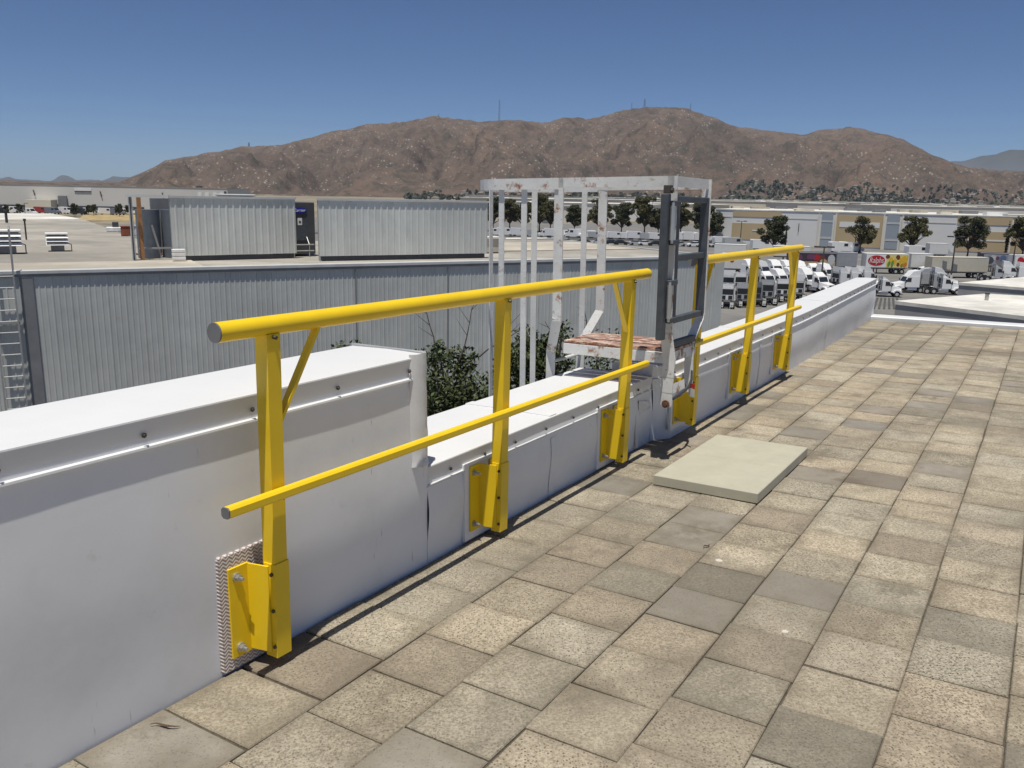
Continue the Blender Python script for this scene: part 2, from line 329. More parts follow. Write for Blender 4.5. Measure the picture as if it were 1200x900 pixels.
# ------------------------------------------------------------------ mesh helpers
class MB:
    def __init__(s): s.v = []; s.f = []

    def add(s, vs, fs):
        o = len(s.v); s.v += [tuple(v) for v in vs]; s.f += [tuple(i + o for i in f) for f in fs]; return s

    def box(s, x0, x1, y0, y1, z0, z1, ch=0):
        if ch <= 0:
            return s.add([(x0, y0, z0), (x1, y0, z0), (x1, y1, z0), (x0, y1, z0), (x0, y0, z1), (x1, y0, z1), (x1, y1, z1), (x0, y1, z1)],
                         [(0, 3, 2, 1), (4, 5, 6, 7), (0, 1, 5, 4), (1, 2, 6, 5), (2, 3, 7, 6), (3, 0, 4, 7)])
        c = ch
        V = []
        for z, i in ((z0, c), (z0 + c, 0), (z1 - c, 0), (z1, c)):
            V += [(x0 + i, y0 + i, z), (x1 - i, y0 + i, z), (x1 - i, y1 - i, z), (x0 + i, y1 - i, z)]
        fs = [(0, 3, 2, 1), (12, 13, 14, 15)]
        for k in range(3):
            for i in range(4):
                j = (i + 1) % 4; fs.append((k * 4 + i, k * 4 + j, k * 4 + 4 + j, k * 4 + 4 + i))
        return s.add(V, fs)

    def quadbox(s, base, top):      # two rings of points
        n = len(base)
        fs = [tuple(range(n))[::-1], tuple(range(n, 2 * n))]
        for i in range(n):
            j = (i + 1) % n; fs.append((i, j, n + j, n + i))
        return s.add(list(base) + list(top), fs)

    def prism(s, poly, axis, a, b):  # polygon in the two other axes, swept along axis
        def p(q, t):
            return (t, q[0], q[1]) if axis == 0 else (q[0], t, q[1]) if axis == 1 else (q[0], q[1], t)
        return s.quadbox([p(q, a) for q in poly], [p(q, b) for q in poly])

    def tube(s, p, q, r, r2=None, n=10, caps=True):
        p = Vector(p); q = Vector(q); r2 = r if r2 is None else r2
        d = (q - p).normalized(); a = d.orthogonal().normalized(); c = d.cross(a)
        V = [p + (a * cos(2 * pi * i / n) + c * sin(2 * pi * i / n)) * r for i in range(n)] + [q + (a * cos(2 * pi * i / n) + c * sin(2 * pi * i / n)) * r2 for i in range(n)]
        fs = [(i, (i + 1) % n, n + (i + 1) % n, n + i) for i in range(n)]
        if caps: fs += [tuple(range(n))[::-1], tuple(range(n, 2 * n))]
        return s.add(V, fs)

    def path(s, pts, r, n=6):
        for i in range(len(pts) - 1):
            a = r[i] if isinstance(r, (list, tuple)) else r; b = r[i + 1] if isinstance(r, (list, tuple)) else r
            s.tube(pts[i], pts[i + 1], a, b, n)
        return s

    def bar(s, p, q, w, t, up=(0, 0, 1)):   # flat bar: width w along up-ish side, thickness t
        p = Vector(p); q = Vector(q); d = (q - p).normalized(); u = Vector(up); u = (u - d * u.dot(d)).normalized(); c = d.cross(u)
        k = [(u * a * w / 2 + c * b * t / 2) for a, b in ((-1, -1), (1, -1), (1, 1), (-1, 1))]
        return s.quadbox([p + x for x in k], [q + x for x in k])

    def mesh(s, name, mat, smooth=False):
        m = bpy.data.meshes.new(name); m.from_pydata(s.v, [], s.f); m.validate(); m.update()
        m.materials.append(MATS[mat] if isinstance(mat, str) else mat)
        if smooth:
            m.polygons.foreach_set('use_smooth', [True] * len(m.polygons)); m.set_sharp_from_angle(angle=rad(40))
        return m

    def build(s, name, mat, parent=None, smooth=False, ang=40):
        import bmesh
        m = s.mesh(name, mat)
        b = bmesh.new(); b.from_mesh(m); bmesh.ops.recalc_face_normals(b, faces=b.faces); b.to_mesh(m); b.free()
        if smooth:
            m.polygons.foreach_set('use_smooth', [True] * len(m.polygons)); m.set_sharp_from_angle(angle=rad(ang))
        return link(name, m, parent)


def link(name, mesh, parent=None):
    o = bpy.data.objects.new(name, mesh); COL.objects.link(o)
    if parent is not None: o.parent = parent
    return o


def tag(o, label=None, cat=None, group=None, kind=None):
    for k, v in (('label', label), ('category', cat), ('group', group), ('kind', kind)):
        if v: o[k] = v
    return o


def thing(name, label, cat, loc=(0, 0, 0), rz=0, group=None):
    o = bpy.data.objects.new(name, None); COL.objects.link(o); o.empty_display_size = .2
    o.location = loc; o.rotation_euler = (0, 0, rz)
    return tag(o, label, cat, group)


CH = {}


def copy_tree(o, label=None, parent=None):
    c = o.copy(); COL.objects.link(c)
    if parent is not None: c.parent = parent
    if label: c['label'] = label
    for ch in list(o.children):
        d = ch.copy(); COL.objects.link(d); d.parent = c
        for g in list(ch.children):
            e = g.copy(); COL.objects.link(e); e.parent = d
    return c


ORD = ['first', 'second', 'third', 'fourth', 'fifth', 'sixth', 'seventh', 'eighth', 'ninth', 'tenth', 'eleventh', 'twelfth', 'thirteenth', 'fourteenth', 'fifteenth', 'sixteenth', 'seventeenth', 'eighteenth', 'nineteenth', 'twentieth',
       'twenty-first', 'twenty-second', 'twenty-third', 'twenty-fourth', 'twenty-fifth', 'twenty-sixth', 'twenty-seventh', 'twenty-eighth']
NEAR = []                     # top-level things of the roof: moved into the deck frame at the end


def near(o): NEAR.append(o); return o


def text_mesh(txt, size, shear=0):
    cu = bpy.data.curves.new('lettering', 'FONT'); cu.body = txt; cu.size = size; cu.align_x = 'CENTER'; cu.align_y = 'CENTER'; cu.shear = shear; cu.extrude = .004; cu.resolution_u = 3
    o = bpy.data.objects.new('lettering', cu); COL.objects.link(o)
    me = bpy.data.meshes.new_from_object(o.evaluated_get(bpy.context.evaluated_depsgraph_get()))
    bpy.data.objects.remove(o); return me


# ================================================================== SETTING: ground
g = MB(); g.add([(-13500, -250, 0), (13500, -250, 0), (13500, 15500, 0), (-13500, 15500, 0)], [(0, 1, 2, 3)])
tag(g.build('ground', 'dry_ground'), kind='structure')
g = MB(); g.add([(-150, -60, .04), (330, -60, .04), (330, 470, .04), (-150, 470, .04)], [(0, 1, 2, 3)])
tag(g.build('asphalt_yard', 'asphalt'), kind='structure')
g = MB(); p0 = atz(575, 277, .08); p1 = atz(850, 283, .08)
d = (p1 - p0).normalized(); q = Vector((-d.y, d.x, 0))
a = p0 - d * 60; b = p1 + d * 120
g.add([a - q * 9, b - q * 9, b + q * 9, a + q * 9], [(0, 1, 2, 3)])
tag(g.build('road', 'asphalt_dark'), kind='structure')
g = MB(); c = [atz(x, y, .08) for x, y in ((98, 251), (172, 251), (172, 259), (92, 258))]
g.add(c, [(0, 1, 2, 3)]); tag(g.build('dry_grass', 'dry_grass'), kind='stuff', label='patch of ochre dry grass beyond the grey roof', cat='grass')

# ================================================================== SETTING: mountains
SIL = [(-900, 213), (-400, 206), (-100, 207), (60, 213), (140, 213), (165, 203), (190, 190), (215, 183), (250, 178), (285, 171), (330, 170), (355, 163), (380, 157), (420, 148), (440, 145), (480, 141),
       (500, 136), (530, 138), (560, 142), (585, 140), (610, 142), (640, 143), (665, 137), (690, 139), (715, 132), (740, 127), (760, 126), (790, 125), (810, 127), (835, 137), (860, 147), (890, 152),
       (920, 156), (940, 158), (965, 152), (990, 149), (1010, 150), (1035, 157), (1060, 165), (1090, 180), (1120, 193), (1150, 198), (1180, 200), (1250, 203), (1500, 212), (1900, 228)]
SILA = []
for x, y in SIL:
    w = at(x, y, 1.0) - EYE; SILA.append((w.x, w.z))
SILA.sort()


def sil(a):
    if a <= SILA[0][0]: return SILA[0][1]
    for (a0, e0), (a1, e1) in zip(SILA, SILA[1:]):
        if a <= a1: return e0 + (e1 - e0) * (a - a0) / (a1 - a0)
    return SILA[-1][1]


def silr(a):
    e = sil(a); k = min(1, max(0, (e + .005) / .03))
    return e + k * (.0017 * noise.noise((a * 55, 1.3, 0)) + .0011 * noise.noise((a * 140, 5.3, 0)) + .0006 * noise.noise((a * 330, 9.3, 0)))


def ridged(x, y, s, oct=5):
    t = 0; amp = 1; tot = 0
    for k in range(oct):
        t += amp * (1 - abs(noise.noise((x * s, y * s, 3.7 + k * 7.1))) * 2); tot += amp; amp *= .52; s *= 2.07
    return t / tot


def crest_Y(a): return 4200 + 500 * noise.noise((a * 3.1, .3, 1.2))


def hill_h(a, Y):
    yc = crest_Y(a); top = max(0, 14 + silr(a) * yc)
    y0 = 2150 + 250 * noise.noise((a * 4, 9.1, 2))
    t = (Y - y0) / (yc - y0)
    if t <= 0: return -2
    X = a * Y
    if t <= 1: s = t ** 1.45
    else: s = max(0, 1 - (t - 1) * 1.6)
    h = top * s
    env = min(1, top / 120)
    if t < 1:
        wx = 260 * noise.noise((X * .0012, Y * .0012, 7)); wy = 260 * noise.noise((X * .0012, Y * .0012, 17)); rg = ridged(X + wx, Y + wy, .0015, 7) - .55
        h += env * 270 * rg * (t * (1 - t) * 3.2) ** 1
        h += env * 120 * (ridged(X - wy * .8, Y * .55 + wx * .8, .0042, 5) - .5) * (t * (1 - t) * 3.6)
        h += env * 48 * (ridged(X + wy * .3, Y + wx * .3, .0065, 5) - .5) * min(1, t * 4) * (1 if t < .93 else .5)
        h = min(h, (14 + (silr(a) - .004 * (1 - t)) * Y) if top > 30 else h)
    return max(h, -2 + 3 * t)


NA, NY = 560, 190
V = []; Fc = []
for i in range(NA + 1):
    a = -.95 + 2.05 * i / NA
    for j in range(NY + 1):
        Y = 1900 + 3600 * (j / NY)
        V.append((a * Y, Y, hill_h(a, Y)))
for i in range(NA):
    for j in range(NY):
        k = i * (NY + 1) + j; Fc.append((k, k + NY + 1, k + NY + 2, k + 1))
g = MB(); g.v = V; g.f = Fc
me = g.mesh('mountain', 'mountain_rock'); me.polygons.foreach_set('use_smooth', [True] * len(me.polygons))
tag(link('mountain', me), kind='structure')


def far_range(name, pts, Y0, seed):
    V = []; n = 140
    SA = sorted([((at(x, y, 1.) - EYE).x, (at(x, y, 1.) - EYE).z) for x, y in pts])
    for i in range(n + 1):
        a = SA[0][0] + (SA[-1][0] - SA[0][0]) * i / n
        for (a0, e0), (a1, e1) in zip(SA, SA[1:]):
            if a <= a1 + 1e-6: e = e0 + (e1 - e0) * (a - a0) / (a1 - a0); break
        for j in range(9):
            Y = Y0 + (j - 6) * 260; t = (j / 6) if j <= 6 else 1 - (j - 6) * .4
            h = (14 + e * Y0) * t + (30 * noise.noise((a * 60, j * .8, seed)) + 14 * noise.noise((a * 170, j * 1.7, seed))) * (t > .05)
            V.append((a * Y, Y, max(-1, h)))
    g = MB(); g.v = V
    g.f = [(i * 9 + j, (i + 1) * 9 + j, (i + 1) * 9 + j + 1, i * 9 + j + 1) for i in range(n) for j in range(8)]
    me = g.mesh(name, 'far_rock'); me.polygons.foreach_set('use_smooth', [True] * len(me.polygons))
    tag(link(name, me), kind='structure')


far_range('far_mountain', [(1000, 233), (1060, 205), (1120, 189), (1150, 184), (1175, 178), (1200, 174), (1260, 165), (1330, 172), (1420, 160), (1500, 190), (1700, 238)], 14200, 3.)
far_range('far_hills', [(-300, 212), (-200, 207), (-60, 209), (0, 209), (7, 209), (10, 206.5), (14, 209), (40, 210.5), (62, 211), (72, 205.5), (80, 206), (90, 211), (120, 211), (132, 207.5), (150, 208), (200, 209), (300, 217)], 14000, 8.)

# ================================================================== ROOF DECK (deck frame)
deck = MB(); deck.box(.0, 9, -5, 13.86, -.3, -.012)
deck = near(tag(deck.build('roof_deck', 'joint_sand'), kind='structure'))
PX, PYL = .3145, .3025
cells = []
cols = [(.005 if k == -4 else 1.65 + PX * (k - 1), 1.65 + PX * k) for k in range(-4, 25)]
for ci, (xa, xb) in enumerate(cols):
    ph = {4: 2.735, 5: 2.877, 6: 2.724, 3: 2.63, 2: 2.734, 1: 2.635}.get(ci, 2.6 + random.random() * .3)
    # small drift of every course, as the pavers are not laid to a line
    y = ph - PYL * 26
    while y < 13.84:
        ya, yb = y, min(13.85, y + PYL); y += PYL
        if ya < -5 or yb - ya < .08: continue
        cells.append((xa, xb, ya, yb))


def shown(c):
    xa, xb, ya, yb = c
    q = [deck_px((x, y, 0)) for x, y in ((xa, ya), (xb, ya), (xb, yb), (xa, yb))]
    if any(p is None for p in q): return 0
    q = [(min(1200, max(0, x)), min(900, max(0, y))) for x, y in q]
    return abs(sum(q[i][0] * q[(i + 1) % 4][1] - q[(i + 1) % 4][0] * q[i][1] for i in range(4))) / 2


cells.sort(key=shown, reverse=True)
PV = {}


def paver_geo(w, l, seed):
    rr = random.Random(seed); g = .0022; c = .0035
    m = MB(); hx, hy = w / 2 - g + .0005, l / 2 - g - .0012
    jit = lambda: rr.uniform(-.0018, .0018)
    ring = [(-hx, -hy), (hx, -hy), (hx, hy), (-hx, hy)]
    ring = [(x + jit(), y + jit()) for x, y in ring]
    top = [(x * (1 - c / hx) if abs(x) else x, y * (1 - c / hy)) for x, y in ring]
    m.add([(x, y, -.045) for x, y in ring] + [(x, y, -.004) for x, y in ring] + [(x, y, 0) for x, y in top],
          [(4, 5, 1, 0), (5, 6, 2, 1), (6, 7, 3, 2), (7, 4, 0, 3), (8, 9, 5, 4), (9, 10, 6, 5), (10, 11, 7, 6), (11, 8, 4, 7), (11, 10, 9, 8)][::1])
    m.f = [f if i < 8 else f[::-1] for i, f in enumerate(m.f)]
    m.f = [f[::-1] for f in m.f[:8]] + m.f[8:]
    return m


rest = MB()
for i, (xa, xb, ya, yb) in enumerate(cells):
    w, l = xb - xa, yb - ya
    rx = random.gauss(0, .0035); ry = random.gauss(0, .0035); dz = random.gauss(0, .0013) - .002; rz = random.gauss(0, .004)
    cx, cy = (xa + xb) / 2 + random.gauss(0, .0012), (ya + yb) / 2 + random.gauss(0, .0022)
    M = Matrix.Translation((cx, cy, dz)) @ Matrix.Rotation(rz, 4, 'Z') @ Matrix.Rotation(rx, 4, 'X') @ Matrix.Rotation(ry, 4, 'Y')
    if i < 300 and shown((xa, xb, ya, yb)) > 0:
        key = (round(w, 3), round(l, 3), random.randrange(5))
        if key not in PV: PV[key] = paver_geo(w, l, hash(key)).mesh('paver', 'paver')
        o = link('paver', PV[key], deck); o.matrix_local = M
    else:
        q = paver_geo(w, l, i); rest.add([M @ Vector(v) for v in q.v], q.f)
o = link('paver_field', rest.mesh('paver_field', 'paver_rest'), deck); tag(o, kind='stuff')

# deck edge kerb at the far end
g = near(thing('edge_coping', 'low white membrane kerb along the far edge of the roof', 'kerb'))
m = MB(); m.box(-.1, 9, 13.87, 14.2, -.35, .05, .012); m.build('kerb_body', 'membrane_cap', g)

# ------------------------------------------------------------------ parapet
def wall_face(m, X, y0, y1, zt, z0=-.02, ny=None, nz=26):
    ny = ny or int((y1 - y0) / .05)
    V = []
    for i in range(ny + 1):
        y = y0 + (y1 - y0) * i / ny
        for j in range(nz + 1):
            z = z0 + (zt(y) - z0) * j / nz
            V.append((X(y, z), y, z))
    k = nz + 1
    m.add(V, [(i * k + j, (i + 1) * k + j, (i + 1) * k + j + 1, i * k + j + 1) for i in range(ny) for j in range(nz)])


def wav(y, z, s, seed): return noise.noise((y * s, z * s * 1.7, seed))


def bulge(y, z, zt, amp, seed):
    t = z / zt
    b = amp * 1.35 * (math.exp(-((t - .5 - .1 * noise.noise((y * .6, 0, seed))) / .26) ** 2))
    return b + .0052 * wav(y, z, 1.1, seed) * min(1, (1 - t) * 5 + .1) + .0013 * wav(y, z, 3.3, seed + 5) * min(1, (1 - t) * 5 + .1) + .00015 * wav(y, z, 9, seed + 9)


def coping(par, X, y0, y1, zt, xo, lip, seed, cuts=()):
    ny = max(8, int((y1 - y0) / .07))
    m = MB(); V = []
    # section: outer drop, top, inner fascia, lip
    def sec(y):
        z = zt(y); x = X(y) + .009; w = .0025 * noise.noise((y * 2.3, 1.7, seed))
        fl = .085
        return [(xo, z - .25), (xo, z - .012), (xo + .012, z), ((x + xo) / 2, z + .004 + w), (x - .006, z + w * .5), (x - .001, z - .003), (x, z - .008), (x - .006 + w, z - .012 - fl * .5), (x - .0105, z - fl),
                (x + .005, z - fl - .004), (x + .006, z - fl - .011), (x + .002, z - fl - .013), (x - .02, z - fl - .012)]
    for i in range(ny + 1):
        y = y0 + (y1 - y0) * i / ny
        V += [(x, y, z) for x, z in sec(y)]
    k = 13
    m.add(V, [(i * k + j, (i + 1) * k + j, (i + 1) * k + j + 1, i * k + j + 1) for i in range(ny) for j in range(k - 1)])
    for i in (0, ny): m.f.append(tuple(range(i * k, i * k + k)))
    return m.build('coping', 'membrane_cap', par, True, 12)


SCREW = MB().tube((0, 0, 0), (.004, 0, 0), .0085, .0085, 8).tube((.004, 0, 0), (.009, 0, 0), .005, .004, 6).mesh('screw', 'dark_bolt')


def parapet(label, y0, y1, X, zt, xo, amp, seed, sp, seams=()):
    r = near(thing('parapet_wall', label, 'wall'))
    m = MB(); wall_face(m, lambda y, z: X(y) + bulge(y, z, zt(y), amp, seed), y0, y1, lambda y: zt(y) - .03)
    n0 = len(m.v)
    m.add([(xo + .01, y0, -.9), (xo + .01, y1, -.9), (xo + .01, y1, zt(y1) - .03), (xo + .01, y0, zt(y0) - .03)], [(0, 1, 2, 3)])
    for y in (y0, y1):
        m.add([(xo + .01, y, -.9), (X(y) + .004, y, -.9), (X(y) + .004, y, zt(y) - .03), (xo + .01, y, zt(y) - .03)], [(0, 1, 2, 3)])
    w = m.build('wall_body', 'membrane', r, True)
    coping(r, X, y0 - .004 if y0 > 0 else y0, y1 + .004, zt, xo, 0, seed)
    for ys in seams:
        m = MB(); V = []; z_ = zt(ys)
        for dx_, dz_ in ((xo - X(ys) + .004, .0035), ((xo - X(ys)) / 2, .0085), (.001, .0035)):
            V += [(X(ys) + dx_, ys + .03 * noise.noise((dx_ * 9, ys, 2)), z_ + dz_), (X(ys) + dx_, ys + .075 + .03 * noise.noise((dx_ * 9, ys, 2)), z_ + dz_)]
        m.add(V + [(a_, b_, c_ - .006) for a_, b_, c_ in V], [(0, 2, 3, 1), (2, 4, 5, 3), (0, 6, 8, 2), (2, 8, 10, 4), (1, 3, 9, 7), (3, 5, 11, 9)]); m.build('lap_seam', 'membrane_cap', r)
        m = MB(); V = []
        for k_ in range(9):
            z_ = (zt(ys) - .12) * k_ / 8
            for dy_ in (0, .06): V.append((X(ys + dy_) + bulge(ys + dy_, z_, zt(ys), amp, seed) + .003, ys + dy_, z_))
        m.add(V, [(2 * k_, 2 * k_ + 1, 2 * k_ + 3, 2 * k_ + 2) for k_ in range(8)]); m.build('face_seam', 'membrane', r)
    y = y0 + .17
    while y < y1:
        s = link('screw', SCREW, r); s.location = (X(y) + .009, y, zt(y) - .055 + random.uniform(-.004, .004)); y += sp + random.uniform(-.02, .02)
    return r


wA = parapet('tall white membrane parapet section at the left behind the first yellow post', -5, 2.85, lambda y: 0., lambda y: .95 + .004 * (y - 2), -.43, .007, 1., .42, (-1.4, .62))
wB = parapet('low white membrane parapet section between the tall step and the gate', 2.8515, 5.36, lambda y: 0., lambda y: .452 + .004 * (y - 2.8), -.57, .012, 11., .3, (3.95,))


def XB(y): return .09 * min(1, max(0, (y - 5.38) / .13)) if y < 9.5 else .09 * max(0, 1 - (y - 9.5) / 4.4)


def ZB(y): return .53 + .012 * max(0, (y - 5.4) / 4) + .055 * max(0, (y - 9) / 5)


wC = parapet('long white membrane parapet section running from the gate to the far roof edge', 5.37, 14.05, XB, ZB, -.3, .012, 23., .3, (7.6, 10.4))
# crumpled flashing on the step of the tall section
m = MB()
V = []
for j in range(15):
    z = .965 - .49 * j / 14
    for i, (x, y) in enumerate(((.004, 2.74), (.02, 2.765), (.026, 2.8), (.024, 2.835), (.0, 2.862), (-.43, 2.864))):
        V.append((x + .005 * noise.noise((z * 17, i * .9, 4)) + (.006 if j == 14 and i < 4 else 0), y + .006 * noise.noise((z * 13, i, 8)), z))
m.add(V, [(j * 6 + i, j * 6 + i + 1, j * 6 + 7 + i, j * 6 + 6 + i) for j in range(14) for i in range(5)])
o = m.build('corner_flashing', 'membrane_cap', wA, True); o['label'] = 'crumpled white corner flashing on the step'
m = MB(); m.tube((.03, 2.8, .49), (.014, 2.83, .462), .02, .012, 8); m.build('flashing_fold', 'membrane_cap', wA, True)
# loose patch and drip strip near the gate
m = MB(); V = []
for i in range(7):
    for j in range(5):
        V.append((.018 + .012 * noise.noise((i * .7, j * .9, 2)) + .02 * (i / 6), 5.12 + .16 * i / 6, .28 + .055 * (1 - i / 9) * (j - 2) / 2))
m.add(V, [(i * 5 + j, i * 5 + j + 1, i * 5 + 6 + j, i * 5 + 5 + j) for i in range(6) for j in range(4)])
m.build('membrane_patch', 'membrane_cap', wB, True)
m = MB(); m.bar((.016, 5.08, .24), (.02, 5.11, .015), .022, .01, (0, 1, 0)); m.build('seam_strip', 'membrane_cap', wB)

# ------------------------------------------------------------------ yellow guard rails
def stanchion(root, X0, Y, dz, brace=0, tread=False, slim=False):
    def xo(z): return -.026 * (1 - (z) / 1.15)
    zb, zt_ = .05 + dz, .375 + dz
    Yp = Y                                     # near face of the post
    # base plate folded into the web
    pl = MB(); pl.box(X0 + .018, X0 + .026, Yp - .105, Yp - .02, zb, zt_, .0015)
    pl.prism([(X0 + .02, Yp - .028), (X0 + .026, Yp - .02), (X0 + .108, Yp - .002), (X0 + .108, Yp - .01)], 2, zb + .008, zt_ - .003)
    pl.box(X0 + .018, X0 + .026, Yp + .062, Yp + .13, zb, zt_, .0015)
    b = pl.build('bracket', 'yellow_paint', root)
    sl = MB(); q = lambda z: [(X0 + .1 + xo(z), Yp - .004), (X0 + .154 + xo(z), Yp - .004), (X0 + .154 + xo(z), Yp + .06), (X0 + .1 + xo(z), Yp + .06)]
    sl.quadbox([(x, y, zb - .012) for x, y in q(zb)], [(x, y, zt_ + .006) for x, y in q(zt_)])
    sl.build('sleeve', 'yellow_paint', root)
    po = MB(); q = lambda z: [(X0 + .094 + xo(z), Yp), (X0 + .15 + xo(z), Yp), (X0 + .15 + xo(z), Yp + .056), (X0 + .094 + xo(z), Yp + .056)]
    zc = 1.165 + dz
    po.quadbox([(x, y, zt_) for x, y in q(.37)], [(x, y, zc) for x, y in q(1.15)])
    po.build('post', 'yellow_paint', root)
    for zz in (zb + .035, zt_ - .035):
        bo = MB(); bo.tube((X0 + .026, Yp - .075, zz), (X0 + .034, Yp - .075, zz), .016, n=12); bo.tube((X0 + .034, Yp - .075, zz), (X0 + .047, Yp - .075, zz), .012, n=6)
        bo.tube((X0 + .047, Yp - .075, zz), (X0 + .062, Yp - .075, zz), .006, n=8); bo.build('anchor_bolt', 'zinc', root)
    for zz in (zb + .03, (zb + zt_) / 2, zt_ - .03):
        bo = MB(); bo.tube((X0 + .122, Yp - .003, zz), (X0 + .122, Yp - .011, zz), .007, n=6); bo.build('bolt', 'dark_bolt', root)
    m = MB(); m.box(X0 + .001, X0 + .0175, Yp - .14, Yp + .15, zb - .045, zt_ + (.05 if tread else .018), .004)
    m.build('backing_pad', 'tread_pad' if tread else 'membrane', root)
    if brace:
        m = MB(); x = X0 + .125; ys = Yp + (.056 if brace > 0 else 0)
        m.bar((x - .006, ys, .86 + dz), (x, ys + brace * .19, 1.165 + dz), .028, .012, (1, 0, 0)); m.build('brace', 'yellow_paint', root)


def rail_section(label, X0, posts, y0, y1, dz0, dz1, braces, tread):
    r = near(thing('guard_rail', label, 'guardrail', group='yellow guardrail sections on the parapet'))
    dzf = lambda y: dz0 + (dz1 - dz0) * (y - y0) / (y1 - y0)
    for i, y in enumerate(posts): stanchion(r, X0, y, dzf(y), braces[i], tread and i == 0)
    x = X0 + .125
    m = MB(); m.tube((x, y0, 1.19 + dz0), (x, y1, 1.19 + dz1), .032, n=24); m.build('top_rail', 'yellow_paint', r, True)
    for y, s, d_ in ((y0, -1, dz0), (y1, 1, dz1)):
        m = MB(); m.tube((x, y - s * .004, 1.19 + d_), (x, y + s * .005, 1.19 + d_), .0318, .0312, n=20); m.build('end_cap', 'cap_plastic' if s < 0 else 'yellow_paint', r, True)
    xm = X0 + .164
    m = MB(); oc = [(-.018, -.01), (-.01, -.018), (.01, -.018), (.018, -.01), (.018, .01), (.01, .018), (-.01, .018), (-.018, .01)]
    m.quadbox([(xm + a, y0 - .03, .635 + dz0 + b) for a, b in oc], [(xm + a, y1 - .04, .635 + dz1 + b) for a, b in oc]); m.build('mid_rail', 'yellow_paint', r, True)
    m = MB(); m.quadbox([(xm + a, y0 - .036, .635 + dz0 + b) for a, b in oc], [(xm + a * .98, y0 - .028, .635 + dz0 + b * .98) for a, b in oc]); m.build('end_cap', 'cap_plastic', r)
    for y in posts:
        for zz, xx in ((.635 + dzf(y), xm - .012), (1.172 + dzf(y), x + .026)):
            m = MB(); m.tube((xx, y + .028, zz - .016), (xx + .012, y + .028, zz - .019), .007, n=6); m.build('bolt', 'dark_bolt', r)
    return r


rail_section('nearer yellow guardrail section with three posts left of the gate', 0., (1.852, 3.262, 4.66), 1.675, 4.93, 0, 0, (1, 0, -1), True)
rail_section('farther yellow guardrail section with three posts right of the gate', .095, (5.605, 6.86, 8.14), 5.46, 8.34, .055, .06, (1, 0, -1), False)

# ------------------------------------------------------------------ roof pad
r = near(thing('equipment_pad', 'flat tan slab lying on the pavers in front of the gate', 'slab', (.72, 5.02, 0)))
for y0, y1 in ((-.56, .0), (.0035, .555)):
    m = MB(); m.box(-.305, .305, y0, y1, .002, .062, .004); m.build('slab_half', 'pad_tan', r)

# ------------------------------------------------------------------ ladder, cage and platform
L = near(thing('roof_ladder', 'weathered white access ladder with cage hoop and walk-through handrails over the parapet', 'ladder'))
zt = 1.745
for y, s in ((4.915, 1), (5.555, -1)):
    m = MB(); m.bar((-.5, y, zt + .03), (-.5, y, .85), .065, .012, (1, 0, 0)); m.bar((-.5, y, .862), (-.6, y + s * .1, .62), .065, .012, (1, 0, 0)); m.bar((-.6, y + s * .1, .63), (-.6, y + s * .1, -9.5), .065, .012, (1, 0, 0))
    m.build('ladder_rail', 'old_white', L)
for k in range(32):
    m = MB(); m.tube((-.6, 5.02, .55 - k * .305), (-.6, 5.45, .55 - k * .305), .012, n=8); m.build('rung', 'old_white', L)
for y, ye in ((4.915, 4.915), (5.555, 5.52)):
    m = MB(); m.bar((-.53, y, zt), (.285, ye, zt), .062, .012, (0, 0, 1)); m.build('handrail', 'old_white', L)
m = MB(); m.bar((.285, 4.92, zt), (.285, 5.504, zt), .062, .012, (0, 0, 1)); m.build('cross_bar', 'old_white_clean', L)
hoop = [(-.5, 4.905)] + [(-.93, 4.905)] + [(-.93 - .33 * sin(pi * k / 16), 5.235 - .33 * cos(pi * k / 16)) for k in range(1, 16)] + [(-.93, 5.565), (-.5, 5.565)]
for zc in (zt - .005, -1.2, -3.2):
    m = MB()
    for p, q in zip(hoop, hoop[1:]): m.bar((*p, zc), (*q, zc), .072, .01, (0, 0, 1))
    m.build('cage_hoop', 'old_white', L)
for x, y in ((-1.252, 5.235), (-.95, 4.914), (-.77, 4.914), (-1.05, 5.536), (-.64, 5.556)):
    m = MB(); n_ = Vector((x + .93, y - 5.235, 0)) if x < -.93 else Vector((0, y - 5.235, 0)); n_.normalize()
    t_ = Vector((-n_.y, n_.x, 0)); p = Vector((x, y, 0)) - n_ * .012
    m.bar((p.x, p.y, zt - .03), (p.x, p.y, -3.3), .042, .008, t_); m.build('cage_bar', 'old_white_clean', L)
# deck side stiles, cranked under the gate
for y, yk, w, px_ in ((4.915, 4.925, .078, ((.275, .9), (.27, .84), (.285, .74), (.298, .66), (.292, .55), (.287, .45), (.288, .375))), (5.51, 5.41, .06, ((.275, .9), (.275, .86), (.245, .715), (.25, .37)))):
    m = MB(); m.bar((.275, y, zt + .031), (.275, y, .89), .062, .012, (1, 0, 0))
    z0_, z1_ = .9, .7; pts = [Vector((x, y + (yk - y) * min(1, max(0, (.88 - z) / .16)), z)) for x, z in px_]
    for a_, b_ in zip(pts, pts[1:]): m.bar(a_ + (a_ - b_).normalized() * .006, b_, w, .012, (1, 0, 0))
    m.build('stile', 'old_white', L)
m = MB(); m.prism([(.288, .49), (.288, .405), (.3, .4), (.305, .44), (.298, .5)], 1, 4.932, 5.2); m.build('cross_plate', 'old_white', L)
m = MB(); m.tube((.29, 4.905, .385), (.29, 4.96, .385), .024, n=14); m.tube((.29, 4.895, .385), (.29, 4.905, .385), .014, n=8); o = m.build('pivot_bolt', 'rust_dark', L); o['label'] = 'rusty pivot bolt'
pf = MB(); 
for y in (5.0, 5.475): pf.box(-.49, .262, y - .006, y + .006, .625, .692)
for x in (-.484, .256): pf.box(x - .006, x + .006, 5.006, 5.469, .625, .69)
P_ = pf.build('platform', 'old_white', L)
